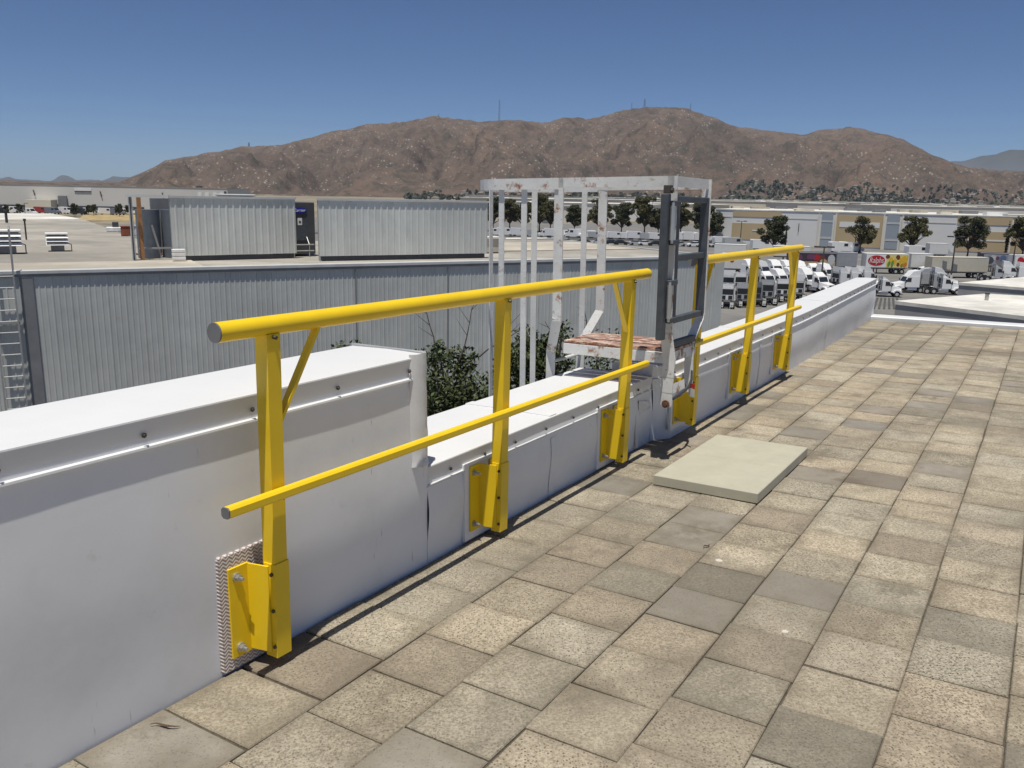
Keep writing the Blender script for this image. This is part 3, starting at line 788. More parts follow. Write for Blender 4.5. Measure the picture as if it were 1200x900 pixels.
for k in range(4):
    y = 5.008 + k * .117; m = MB(); m.box(-.495, .267, y, y + .11, .694, .712 + random.uniform(-.002, .002), .003); m.build('plank', 'rusty_plank', P_)

G = near(thing('safety_gate', 'dark grey steel swing gate hung between the white ladder stiles', 'gate', (.25, 4.8, 0)))
m = MB(); m.box(.0, .045, 0, .045, .8, 1.67, .004); m.build('hinge_post', 'gate_grey', G)
for y0, w in ((.14, .05), (.67, .042)):
    m = MB(); m.box(.002, .05, y0, y0 + w, .885, 1.66, .004); m.build('upright', 'gate_grey', G)
for z in (.885, 1.27, 1.622):
    m = MB(); m.box(.006, .046, .19, .67, z, z + .038, .004); m.build('crossbar', 'gate_grey', G)
for z in (.93, 1.4):
    m = MB(); m.tube((.062, .04, z), (.062, .04, z + .2), .0165, n=14); m.tube((.062, .04, z - .02), (.062, .04, z + .22), .01, n=10); m.build('spring_hinge', 'zinc', G, True)
    for zz in (z - .03, z + .2):
        m = MB(); m.box(.005, .07, .05, .15, zz, zz + .03, .003); m.build('hinge_strap', 'gate_grey', G)
m = MB(); m.box(.01, .05, .01, .06, 1.672, 1.72, .003); m.tube((.05, .035, 1.69), (.062, .035, 1.69), .015, n=8); m.build('hinge_clamp', 'dark_bolt', G)
m = MB(); m.box(-.012, .03, .715, .745, 1.29, 1.34, .004); m.build('latch', 'gate_grey', G)
m = MB(); m.bar((.25, 4.94, .74), (.26, 5.44, .74), .04, .04); o = m.build('toe_bar', 'gate_grey', L)

m = MB(); m.path([(.3, 4.97, .4), (.31, 5.1, .41), (.31, 5.25, .435), (.29, 5.36, .47), (.27, 5.41, .52)], .008, 6)
near(tag(m.build('tie_strap', 'rope_black'), 'thin black strap tied between the ladder stiles below the gate', 'strap'))
r = near(thing('warning_tag', 'small red and white tag hanging from the strap below the gate', 'tag', (.315, 5.3, .25), .9)); r.scale = (.6, .6, .5)
m = MB(); m.box(-.002, .002, -.06, .06, .345, .41); m.build('tag_head', 'tag_red', r)
m = MB(); m.box(-.0018, .0018, -.058, .058, .23, .345); m.build('tag_body', 'tag_white', r)
for k in range(3):
    m = MB(); m.box(.0022, .0032, -.04 + k * .032, -.022 + k * .032, .315, .33); m.build('print_mark', 'dark_bolt', r)
for i, (x, y, a, lab) in enumerate(((1.0, 3.72, .4, 'curled dry leaf on the pavers left of the tan slab'), (.1, 1.42, -.5, 'thin dry leaf strip at the foot of the tall parapet'))):
    m = MB(); pts = [(.045 * (t - 3) / 3, .012 * sin(t * 1.1), .006 + .01 * abs(sin(t * .9 + i))) for t in range(7)]
    m.path(pts, [.002, .004, .006, .007, .006, .004, .002], 5)
    o = near(tag(m.build('dry_leaf', 'dry_leaf'), lab, 'leaf')); o.location = (x, y, .002); o.rotation_euler = (0, 0, a + 1); o.scale = (.55 + i * .5, .55, .5)

# our own building below the deck
r = near(thing('own_building', 'building body under the paved roof deck', 'building'))
m = MB(); m.box(-.28, 9.0, -5, 14.15, -12.6, -.35); m.build('wall', 'low_wall_grey', r)


# ================================================================== foliage
def leaves(mb, cs, n, size, rr, flat=.5):
    # cs: clumps (x, y, z, r)
    wts = [c[3] ** 2 for c in cs]
    for _ in range(n):
        c = rr.choices(cs, wts)[0]
        d = Vector((rr.gauss(0, 1), rr.gauss(0, 1), rr.gauss(0, 1))).normalized() * c[3] * (rr.random() ** .4)
        p = Vector(c[:3]) + Vector((d.x, d.y, d.z * .8))
        nrm = Vector((rr.gauss(0, 1), rr.gauss(0, 1), rr.gauss(.5, 1))).normalized()
        a = nrm.orthogonal().normalized(); b = nrm.cross(a); t = rr.random() * 6.28
        u = (a * cos(t) + b * sin(t)) * size * rr.uniform(.6, 1.3); w = (b * cos(t) - a * sin(t)) * size * rr.uniform(.3, .6)
        mb.add([p - u, p + w * .9 + u * .1, p + u, p - w + u * .1], [(0, 1, 2, 3)])


def make_tree_meshes(seed, h, mat, n, size, two=False):
    rr = random.Random(seed); tk = MB(); cs = []
    hb = h * .24
    tops = [(-.16 * h, .05 * h), (.15 * h, -.04 * h)] if two else [(0, 0)]
    tk.path([(0, 0, 0), (.05, .03, hb * .6), (.0, .02, hb)], [.045 * h * .5, .03 * h * .55, .03 * h * .5], 8)
    for tx, ty in tops:
        k = 17 if two else 30
        for i in range(k):
            t = rr.random(); z = h * (.3 + .58 * t); sp = h * (.31 if not two else .19) * (1.2 - abs(t - .4))
            a = rr.random() * 6.28; q = rr.random() ** .5
            x, y = tx + cos(a) * sp * q, ty + sin(a) * sp * q
            cs.append((x, y, z, h * rr.uniform(.06, .12)))
            tk.path([(0, .02, hb * rr.uniform(.8, 1)), (x * .5, y * .5, (hb + z) * .5), (x, y, z)], [.014 * h, .008 * h, .003 * h], 5)
        cs.append((tx, ty, h * .84, h * .11)); cs.append((tx, ty, h * .62, h * (.15 if two else .21))); cs.append((tx * 1.1, ty + .05 * h, h * .5, h * (.12 if two else .17)))
    lv = MB(); leaves(lv, cs, n, size, rr)
    return tk.mesh('trunk', 'bark'), lv.mesh('crown', mat)


TREES = [make_tree_meshes(11, 11, 'leaf_olive', 6500, .27), make_tree_meshes(12, 11, 'leaf_dark', 7000, .27, True), make_tree_meshes(13, 10.5, 'leaf_dark', 9000, .27), make_tree_meshes(19, 11, 'leaf_olive', 9000, .27)]


def tree(px, py, s, v, rz, label, group):
    p = atz(px, py, 0)
    r = thing('tree', label, 'tree', (p.x, p.y, 0), rz, group); r.scale = (s, s, s)
    link('trunk', TREES[v][0], r); link('crown', TREES[v][1], r)


for (x, y, s, v, lab) in ((906, 298, 1.02, 2, 'round-crowned olive-brown tree behind the right yellow post against the tan warehouse'), (1007, 297, 1.0, 0, 'lopsided sparse tree in front of the tan warehouse panel'),
                          (1067, 300, 1.03, 3, 'dark dense tree rising behind the fruit-printed trailer'), (1133, 303, 1.07, 1, 'twin-crowned tree behind the plain cream trailer'),
                          (1197, 305, 1.1, 3, 'dark tree cut off by the right edge of the photo'), (835, 285, 1.0, 2, 'dark tree seen through the upper right of the grey gate')):
    tree(x, y, s, v, random.random() * 6, lab, 'trees along the truck yard')
for i, (x, y, s, v) in enumerate(((578, 271, 1.05, 2), (597, 270, .95, 3), (612, 270, .9, 2), (632, 272, 1.1, 3), (645, 271, .95, 2), (673, 273, .85, 2), (701, 274, 1.0, 3), (728, 275, .95, 2), (755, 276, 1.1, 3), (771, 276, .8, 2), (797, 277, .95, 3), (822, 279, 1.0, 2))):
    tree(x, y, s * 1.28, v, random.random() * 6, f'{ORD[i]} dark tree from the left in the distant row behind the ladder cage', 'distant tree row behind the ladder cage')
rr = random.Random(5)
cy = MB(); leaves(cy, [(0, 0, .8 + k * .55, .42 * (1 - abs(k - 4) / 11)) for k in range(13)], 1100, .2, rr)
CYP = cy.mesh('crown', 'leaf_cypress'); CYT = MB().tube((0, 0, 0), (0, 0, 6), .12, .04, 6).mesh('trunk', 'bark')
for x, y, s, lab in ((846, 283, 1.0, 'slim dark cypress left of the tan block of the far warehouse'), (878, 284, 1.2, 'tall slim cypress against the first tan block'), (920, 289, .95, 'slim cypress right of the round-crowned tree'),
                     (946, 288, 1.05, 'slim cypress in front of the pale warehouse wall'), (1178, 299, 1.25, 'slim dark cypress in front of the rightmost tan block')):
    p = atz(x, y, 0); r = thing('cypress_tree', lab, 'tree', (p.x, p.y, 0), 0, 'slim cypresses before the warehouse'); r.scale = (s,) * 3
    link('trunk', CYT, r); link('crown', CYP, r)

# tree in the alley behind the parapet
def alley_tree(px, D, ztop, w, n, seed, label, twigs):
    p = at(px, 430, D); rr = random.Random(seed)
    r = thing('alley_tree', label, 'tree', (p.x, p.y, 0), 0, 'leafy trees in the alley behind the parapet')
    cs = []
    for k in range(26):
        cs.append((rr.gauss(0, w * .42), rr.gauss(0, w * .35), ztop - abs(rr.gauss(.0, 1.0)) - .25, rr.uniform(.22, .42)))
    for k in range(14): cs.append((rr.gauss(0, w * .5), rr.gauss(0, w * .4), ztop - rr.uniform(1.2, 3.2), rr.uniform(.4, .7)))
    for k in range(7): cs.append((rr.gauss(0, w * .3), rr.gauss(0, w * .25), ztop - .1 + rr.uniform(-.3, .12), rr.uniform(.1, .18)))
    tk = MB(); tk.path([(0, 0, 0), (.1, .05, ztop * .35), (0, .1, ztop * .65), (.05, 0, ztop - 1.8)], [.2, .15, .1, .07], 8)
    for c in cs: tk.path([(.05, 0, ztop - 2.4), ((c[0]) * .6, c[1] * .6, (ztop - 2.2 + c[2]) / 2), c[:3]], [.04, .02, .006], 5)
    tk.build('trunk', 'bark', r)
    lv = MB(); leaves(lv, cs, n, .038, rr); link('crown', lv.mesh('crown', 'leaf_shrub'), r)
    for (dx, dz, l, a) in twigs:
        tw = MB(); q = Vector((dx, -.1, ztop + dz)); pts = [q]; ang = a
        for k in range(5):
            q = q + Vector((cos(ang), rr.uniform(-.2, .2), sin(ang))) * l / 5; ang += rr.uniform(-.35, .35); pts.append(q)
            if k in (1, 2, 3):
                e = q + Vector((cos(ang + rr.choice((-.8, .8))), 0, sin(ang + .6))) * l * .28; tw.path([q, e], [.005, .002], 4)
        tw.path(pts, [.011, .009, .008, .006, .005, .003], 5)
        tw.build('bare_twig', 'twig', r)


alley_tree(548, 10.5, 12.22, 1.3, 30000, 31, 'leafy tree with bare twigs rising behind the parapet left of the ladder cage', [(-.35, -.25, .75, 1.9), (-.1, -.25, .8, 1.2), (.15, -.2, .75, .75), (-.62, -.45, .6, 2.2), (.4, -.5, .9, 1.4)])
alley_tree(640, 11.2, 12.3, .75, 16000, 37, 'smaller leafy tree showing between the cage bars beside the platform', [(.45, -.2, .5, 1.3), (.2, -.3, .45, 1.9)])

# ================================================================== metal building
PA = Vector((-13.11, 23.16, 0)); PB = Vector((8.62, 35.37, 0)); mu = (PB - PA).normalized(); LEN = (PB - PA).length
MBX = Matrix(((mu.x, -mu.y, 0, PA.x), (mu.y, mu.x, 0, PA.y), (0, 0, 1, 0), (0, 0, 0, 1)))   # u along the wall, v back, z up
ZR = 11.7
bld = thing('metal_building', 'long grey metal-clad building with ribbed siding across the alley', 'building'); bld.matrix_world = MBX


def ribbed(w, h, nr, d, mat, name):
    pr = [(0, 0)]; s = w / nr
    for k in range(nr):
        x = k * s; pr += [(x + s * .58, 0), (x + s * .66, -d), (x + s * .84, -d), (x + s * .92, 0)]
    pr += [(w - .004, 0)]
    m = MB(); n = len(pr)
    m.add([(x, y, 0) for x, y in pr] + [(x, y, h) for x, y in pr], [(i, i + 1, n + i + 1, n + i) for i in range(n - 1)])
    return m.mesh(name, mat)


PW = .46; pm = ribbed(PW, ZR - .08, 3, .011, 'siding', 'siding_panel')
u = -9.2
while u < LEN - PW * .5:
    if True:
        o = link('siding_panel', pm, bld); o.location = (u, 0, 0)
    u += PW
m = MB(); m.box(-9.5, LEN + .02, .02, .2, 0, ZR - .05); m.build('wall_core', 'trim_grey', bld)
m = MB(); m.box(-9.5, LEN + .06, -.07, .25, ZR - .07, ZR + .03, .01); m.build('eave_trim', 'trim_light', bld)
m = MB(); m.box(-9.5, LEN + .05, -.055, .2, ZR - .16, ZR - .074); m.build('eave_flashing', 'trim_grey', bld)
m = MB(); m.box(LEN - .45, LEN + .05, -.04, -.002, 0, ZR - .165); m.build('corner_trim', 'siding', bld)
m = MB(); m.box(-.32, -.02, -.05, -.034, 0, ZR - .165); m.build('downpipe_cover', 'trim_grey', bld)
for uu in (9.1, 12.4):
    m = MB(); m.box(uu, uu + .03, -.045, -.03, 0, ZR - .165); m.build('seam_batten', 'trim_grey', bld)
# side wall and back
m = MB(); m.box(LEN - .15, LEN + .04, .26, 15.5, 0, ZR); m.build('side_wall', 'siding', bld)
# roofs as slabs
def inv(p): return MBX.inverted() @ Vector(p)
pts = [inv(atz(x, y, 11.62)) for x, y in ((205, 297), (172, 285), (97, 257))]
m = MB(); m.prism([(-20, .26), (LEN - .16, .26), (LEN - .16, 15.4), (4.5, 13), (pts[0].x + .6, pts[0].y + 1), (pts[0].x, pts[0].y + .6), (pts[1].x, pts[1].y), (pts[2].x, pts[2].y), (-45, pts[2].y + 4)], 2, ZR - .5, ZR - .06); m.build('roof', 'roof_grey', bld)
pts2 = [inv(atz(x, y, 11.62)) for x, y in ((-160, 259), (97, 258), (60, 251), (-160, 250))]
m = MB(); m.prism([(p.x, p.y) for p in pts2], 2, ZR - .4, ZR - .02); m.build('white_roof_edge', 'roof_white', bld)
m = MB(); m.box(-20, 4.6, .3, 3.4, ZR - .055, ZR - .03); m.build('roof_walk_strip', 'roof_tan', bld)
m = MB(); m.box(13.0, LEN - .3, 5.2, 11.0, ZR - .055, ZR - .02); m.build('roof_walk_strip', 'roof_tan', bld)
m = MB(); m.box(13.0, LEN - .3, 13.3, 14.6, ZR - .055, ZR + .0); m.build('roof_walk_strip', 'roof_white', bld)
# curb boxes on the roof right of the screens
r = thing('roof_curb', 'low cream curb box on the metal building roof behind the ladder cage', 'curb'); r.matrix_world = MBX @ Matrix.Translation((14.9, 4.3, ZR - .02))
m = MB(); m.box(-1.6, 2.0, 0, .9, 0, .55, .02); m.build('box', 'roof_tan', r); m = MB(); m.box(-1.7, 2.1, -.06, .96, .55, .62); m.build('lid', 'roof_white', r)
# wall ladder
r = thing('wall_ladder', 'galvanised fixed ladder on the left end of the grey metal wall', 'ladder'); r.matrix_world = MBX @ Matrix.Translation((-.72, -.22, 0))
for x in (-.26, .26):
    m = MB(); m.box(x - .02, x + .02, -.01, .05, 1.5, ZR + 1.15, .003); m.build('ladder_rail', 'steel_grey', r)
    m = MB(); m.path([(x, .02, ZR + 1.1), (x, .12, ZR + 1.2), (x, .5, ZR + 1.2), (x, .6, ZR + 1.05), (x, .6, ZR)], .02, 8); m.build('grab_loop', 'steel_grey', r)
for k in range(34):
    m = MB(); m.tube((-.24, .02, 1.6 + k * .303), (.24, .02, 1.6 + k * .303), .016, n=8); m.build('rung', 'trim_light', r)
for k in range(4):
    m = MB(); m.box(-.3, .3, .05, .2, 2.5 + k * 2.6, 2.56 + k * 2.6); m.build('standoff', 'steel_grey', r)

# screens with the air handler between them
def screen(px0, px1, label):
    a = inv(atz(px0, 302.5, 11.75)); b = inv(atz(px1, 299, 11.75))
    r = thing('roof_screen', label, 'screen', group='ribbed rooftop screens'); ang = atan2(b.y - a.y, b.x - a.x)
    r.matrix_world = MBX @ Matrix.Translation((a.x, a.y, ZR + .12)) @ Matrix.Rotation(ang, 4, 'Z')
    L_ = (Vector((b.x, b.y)) - Vector((a.x, a.y))).length; n = round(L_ / .46); w = L_ / n; h = 1.86
    pm = ribbed(w, h, 2, .016, 'screen_siding', 'screen_panel')
    for k in range(n): o = link('screen_panel', pm, r); o.location = (k * w, 0, 0)
    m = MB(); m.box(-.02, L_ + .02, -.05, .1, h, h + .07); m.build('cap', 'trim_light', r)
    for k in range(int(L_ / 2) + 1):
        m = MB(); x = min(L_ - .05, k * 2.0); m.box(x, x + .06, .05, .11, -.16, h); m.build('post', 'steel_grey', r)
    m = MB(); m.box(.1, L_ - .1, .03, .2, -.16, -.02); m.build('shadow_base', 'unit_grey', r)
    return r, L_


s1, L1 = screen(203, 348, 'left ribbed grey screen on the metal roof with an open end frame')
s2, L2 = screen(374.5, 571, 'right longer ribbed grey screen on the metal roof ending by the ladder cage')
# open return frame at the left end of screen 1
for (x, y, mt, w) in ((-1.05, .9, 'trim_light', .1), (-.78, 1.0, 'wood_post', .12), (-1.05, .78, 'unit_grey', .04)):
    m = MB(); m.box(x, x + w, y, y + w, -.16, 1.86); m.build('frame_post', mt, s1)
m = MB(); m.bar((-1.1, .95, 1.9), (.0, .02, 1.9), .09, .1); m.build('head_beam', 'trim_light', s1)
m = MB(); m.box(.1, L1, 3.2, 3.3, -.16, 1.8); m.build('back_panel', 'trim_grey', s1)
r = thing('storage_tank', 'pair of dark grey upright tanks inside the open screen end', 'tank'); r.matrix_world = s1.matrix_world @ Matrix.Translation((.15, 1.9, -.16))
for x in (-.45, .35):
    m = MB(); m.tube((x, 0, 0), (x, 0, 1.6), .38, n=20); m.build('tank_body', 'tank_grey', r, True)
m = MB(); m.bar((-.2, -.55, 0), (-.45, -.55, 1.1), .06, .03); m.build('prop', 'steel_grey', r)
m = MB(); m.box(-.9, .4, -.6, -.5, .3, .36); m.build('rail', 'steel_grey', r)
r = thing('air_handler', 'dark grey rooftop air handler with blue oval badge between the screens', 'air conditioner'); r.matrix_world = s1.matrix_world @ Matrix.Translation((L1 + .05, .75, -.1))
m = MB(); m.box(-.25, .95, 0, 1.5, .0, 1.86, .02); m.build('cabinet', 'unit_grey', r)
m = MB(); m.box(.12, .66, -.02, .0, .5, 1.15); m.build('access_panel', 'gate_grey', r)
m = MB(); m.add([(.36 + .29 * cos(t * pi / 12), -.03, 1.57 + .105 * sin(t * pi / 12)) for t in range(24)] + [(.36 + .29 * cos(t * pi / 12), -.005, 1.57 + .105 * sin(t * pi / 12)) for t in range(24)], [tuple(range(24))] + [(i, (i + 1) % 24, 24 + (i + 1) % 24, 24 + i) for i in range(24)]); m.build('badge', 'logo_blue', r)
me = text_mesh('Carrier', .15, .3); me.materials.append(MATS['print_white']); o = link('badge_lettering', me, r); o.rotation_euler = (pi / 2, 0, 0); o.location = (.36, -.036, 1.57)
m = MB(); m.box(.3, .46, -.026, -.003, 1.05, 1.3); m.build('notice_plate', 'tag_white', r)
m = MB(); m.box(.34, .42, -.032, -.027, 1.12, 1.2); m.build('notice_mark', 'unit_grey', r)
for z in (.14, .36):
    m = MB(); m.tube((-.15, -.25, z), (.8, -.25, z), .022, n=8); m.build('pipe_rail', 'steel_grey', r)
for x in (.05, .62):
    m = MB(); m.path([(x, -.25, -.2), (x, -.25, .36), (x, -.02, .62)], .018, 8); m.build('pipe_leg', 'steel_grey', r)
# things on the screens' far side and on the roof
r = thing('roof_fan', 'low grey fan box peeping over the left screen', 'fan'); r.matrix_world = s1.matrix_world @ Matrix.Translation((L1 * .62, 1.2, 0))
m = MB(); m.box(-.5, .55, 0, .8, .4, 1.93, .03); m.build('housing', 'trim_grey', r); m = MB(); m.box(-.55, .6, -.04, .84, 1.93, 2.0, .02); m.build('hood', 'trim_light', r)


def louvre(px, py, s, label):
    p = atz(px, py, 11.66); r = thing('louvre_vent', label, 'vent', group='louvred vents on the grey roof'); r.matrix_world = Matrix.Translation(p) @ Matrix.Rotation(atan2(mu.y, mu.x), 4, 'Z') @ Matrix.Scale(s, 4)
    m = MB(); m.box(-.36, .36, -.1, .5, 0, .38); m.build('curb', 'trim_grey', r)
    m = MB(); m.box(-.52, .52, -.1, .6, .36, .98); m.build('throat', 'unit_grey', r)
    for k in range(3):
        m = MB(); z = .36 + k * .21; m.prism([(-.26, z), (-.1, z + .13), (.62, z + .13), (.76, z), (.74, z - .02), (.6, z + .1), (-.08, z + .1), (-.25, z - .02)], 0, -.6, .6); m.build('louvre_blade', 'print_white', r)
    m = MB(); m.box(-.62, .62, -.2, .7, .98, 1.08, .02); m.build('hood', 'print_white', r)
    m = MB(); m.path([(.4, -.1, .0), (.75, -.1, .0), (.75, -.1, .4), (.6, -.1, .45)], .025, 6); m.build('conduit', 'unit_grey', r)


louvre(68, 294, .6, 'louvred white roof vent standing clear on the grey roof')
louvre(9, 297, .75, 'larger louvred vent behind the wall ladder at the left edge')
p = atz(31, 281, 11.66); r = thing('vent_pipe', 'thin vent pipe on the grey roof between the two louvred vents', 'pipe', p); m = MB(); m.tube((0, 0, 0), (0, 0, .8), .035, n=8); m.build('pipe', 'pole_dark', r); m = MB(); m.tube((0, 0, .8), (0, 0, .9), .06, n=8); m.build('cap', 'pole_dark', r)
p = atz(8, 261, 11.66); r = thing('vent_pipe', 'short dark vent pipe far back on the grey roof at the left edge', 'pipe', p); m = MB(); m.tube((0, 0, 0), (0, 0, .7), .08, n=8); m.build('pipe', 'pole_dark', r); m = MB(); m.tube((0, 0, .7), (0, 0, .8), .12, n=8); m.build('cap', 'pole_dark', r)
p = atz(150, 276, 11.66); r = thing('rust_box', 'rusty red box at the far edge of the grey roof', 'box', p, .4); m = MB(); m.box(-.3, .3, -.3, .3, 0, .42, .02); m.build('box_body', 'rust_box', r); m = MB(); m.box(-.32, .32, -.32, .32, .42, .47); m.build('lid', 'rust_box', r)
p = atz(162, 276, 11.66); r = thing('white_box', 'white equipment box beside the rusty box on the grey roof', 'box', p, .4); m = MB(); m.box(-.32, .32, -.3, .3, 0, .45, .02); m.build('box_body', 'print_white', r); m = MB(); m.box(-.34, .34, -.32, .32, .45, .5); m.build('lid', 'trim_light', r)
p = atz(137, 271, 11.66); r = thing('roof_curb', 'low white curb near the rusty box on the grey roof', 'curb', p, .4); m = MB(); m.box(-.5, .5, -.3, .3, 0, .22, .02); m.build('box', 'print_white', r); m = MB(); m.box(-.2, .1, -.2, .2, .22, .5, .02); m.build('cowl', 'unit_grey', r)
p = atz(209, 305, 11.7); r = thing('splash_block', 'small white slatted block at the left foot of the left screen', 'block', p, atan2(mu.y, mu.x))
for k in range(3): m = MB(); m.box(-.18, .22, -.1, .1, .02 + k * .12, .12 + k * .12, .01); m.build('slat', 'print_white', r)
m = MB(); pp = [atz(158 + 7 * k, 297.5 + (.9 if k % 2 else -.4), 11.67) for k in range(7)]; m.path(pp, .035, 6)
tag(m.build('rusty_hose', 'rust_box'), 'rusty brown hose lying on the tan roof strip left of the screen', 'hose')


# ================================================================== warehouses
def wall_seg(r, name, p0, p1, z0, z1, mat, out=0, t=.4):
    d = (p1 - p0).normalized(); nrm = Vector((d.y, -d.x, 0))
    a = p0 + nrm * out; b = p1 + nrm * out; c = b - nrm * t; e = a - nrm * t
    m = MB(); m.quadbox([(q.x, q.y, z0) for q in (a, b, c, e)], [(q.x, q.y, z1) for q in (a, b, c, e)]); return m.build(name, mat, r)


# tan and white distribution building behind the yard
W = thing('tan_warehouse', 'wide tan and white concrete distribution building behind the truck yard', 'warehouse')
pa = atz(838, 284.5, 0); pb = atz(1290, 303, 0); wd = (pb - pa).normalized(); HW = 10.55


def wp(x):   # foot of the facade under a photo column, on the facade line
    w = at(x, 290, 1.) - EYE; k = (pa.y * w.x - pa.x) / (wd.x - wd.y * w.x); return pa + wd * k


HWs = HW
wall_seg(W, 'wall', wp(836), wp(1290), 0, HW, 'concrete_white', 0, 60)
nb = Vector((wd.y, -wd.x, 0))
m = MB(); a, b = wp(836), wp(1290); m.quadbox([(q.x, q.y, HW) for q in (a + nb * .15, b + nb * .15, b - nb * 60, a - nb * 60)], [(q.x, q.y, HW + .3) for q in (a + nb * .15, b + nb * .15, b - nb * 60, a - nb * 60)]); m.build('roof', 'roof_white', W)
for x0, x1, z0, z1, mt in ((856, 913, 8.6, 10.3, 'concrete_tan'), (856, 913, 1.5, 6.6, 'concrete_tan'), (977, 1032, .5, 10.0, 'concrete_tan'), (1118, 1182, 8.2, 10.4, 'concrete_tan'), (1118, 1182, .5, 6.3, 'concrete_tan'), (1184, 1240, .5, 10.2, 'concrete_tan')):
    wall_seg(W, 'tan_panel', wp(x0), wp(x1), z0, z1, mt, .12, .1)
for x0, x1, z0, z1, mt in ((981, 1028, 6.3, 7.9, 'concrete_white'), (1122, 1178, 3.6, 4.0, 'concrete_white'), (880, 910, 4.2, 4.5, 'concrete_white')):
    wall_seg(W, 'white_band', wp(x0), wp(x1), z0, z1, mt, .2, .07)
for x0, x1 in ((975.5, 977.5), (1031.5, 1033.5), (956, 957.2), (1053.5, 1055)):
    wall_seg(W, 'pilaster', wp(x0), wp(x1), 0, 10.2, 'concrete_cream', .5, .5)
for x0, x1 in ((960, 973), (1036, 1051)):
    wall_seg(W, 'entry_bay', wp(x0), wp(x1), .3, 10.3, 'facade_glass', .3, .28)
    for z in (2.6, 7.6): wall_seg(W, 'spandrel', wp(x0), wp(x1), z, z + .6, 'trim_light', .36, .05)
for x0, x1 in ((914, 955), (1056, 1117), (839, 855)): wall_seg(W, 'cornice_band', wp(x0), wp(x1), 8.3, 8.6, 'concrete_beige', .08, .07)
for x in (933.5,): wall_seg(W, 'downpipe', wp(x), wp(x + .7), 4.5, 7.0, 'pole_dark', .3, .25)
rr = random.Random(3)
for k in range(16):
    q = wp(845 + k * 23 + rr.uniform(-6, 6)) - nb * rr.uniform(6, 50)
    m = MB(); w = rr.uniform(1.2, 3.4); m.box(q.x - w, q.x + w, q.y - 1.2, q.y + 1.2, HW + .3, HW + rr.uniform(.6, 1.3)); m.build('roof_unit', rr.choice(('print_white', 'trim_grey', 'roof_tan')), W)

# long beige warehouse at the far left
V_ = thing('beige_warehouse', 'long plain beige warehouse on the horizon at the left', 'warehouse')
va = at(-120, 230, 470); va.z = 0; vb = at(267, 235, 480); vb.z = 0; vd = (vb - va).normalized(); vn = Vector((vd.y, -vd.x, 0))


def vp(x): w = at(x, 230, 1.) - EYE; k = (va.y * w.x - va.x) / (vd.x - vd.y * w.x); return va + vd * k


wall_seg(V_, 'wall', va, vb, 0, 14.0, 'concrete_beige', 0, 50)
m = MB(); m.quadbox([(q.x, q.y, 14.0) for q in (va + vn * .2, vb + vn * .2, vb - vn * 50, va - vn * 50)], [(q.x, q.y, 14.25) for q in (va + vn * .2, vb + vn * .2, vb - vn * 50, va - vn * 50)]); m.build('roof', 'roof_grey', V_)
for x in (41, 119, 191.5):
    m = MB(); a = vp(x - 1) + vn * .4; b = vp(x + .6) + vn * .4; m.bar((a.x, a.y, 11.2), (b.x, b.y, 8.4), .5, .3, vd); m.build('downpipe', 'pole_dark', V_)
wall_seg(V_, 'skylight', vp(88), vp(107.5), 11.3, 12.6, 'print_white', .3, .25); wall_seg(V_, 'skylight_sill', vp(88), vp(107.5), 10.8, 11.25, 'unit_grey', .35, .3)
for x in (232, 240.5, 249.5, 257.5):
    a = wall_seg(V_, 'dock_frame', vp(x), vp(x + 4.6), 6.2, 11.4, 'print_white', .4, .35)
    wall_seg(V_, 'dock_door', vp(x + 1), vp(x + 3.8), 6.4, 9.6, 'unit_grey', .5, .08)
wall_seg(V_, 'end_bay', vp(263), vp(265.6), 3, 12.6, 'unit_grey', .3, .25)
m = MB(); q = vp(227) - vn * 10; m.box(q.x - 1.4, q.x + 1.4, q.y, q.y + 2, 13.9, 15.2); m.build('roof_unit', 'unit_grey', V_)
wall_seg(V_, 'dock_leveller_band', vp(-60), vp(168), .6, 3.2, 'unit_grey', .6, .5)
wall_seg(V_, 'office_block', vp(37), vp(67), 0, 6.2, 'concrete_cream', 8, 7.5)
wall_seg(V_, 'roller_door', vp(69), vp(79), 1, 8.4, 'trim_grey', 1.5, 1.2)

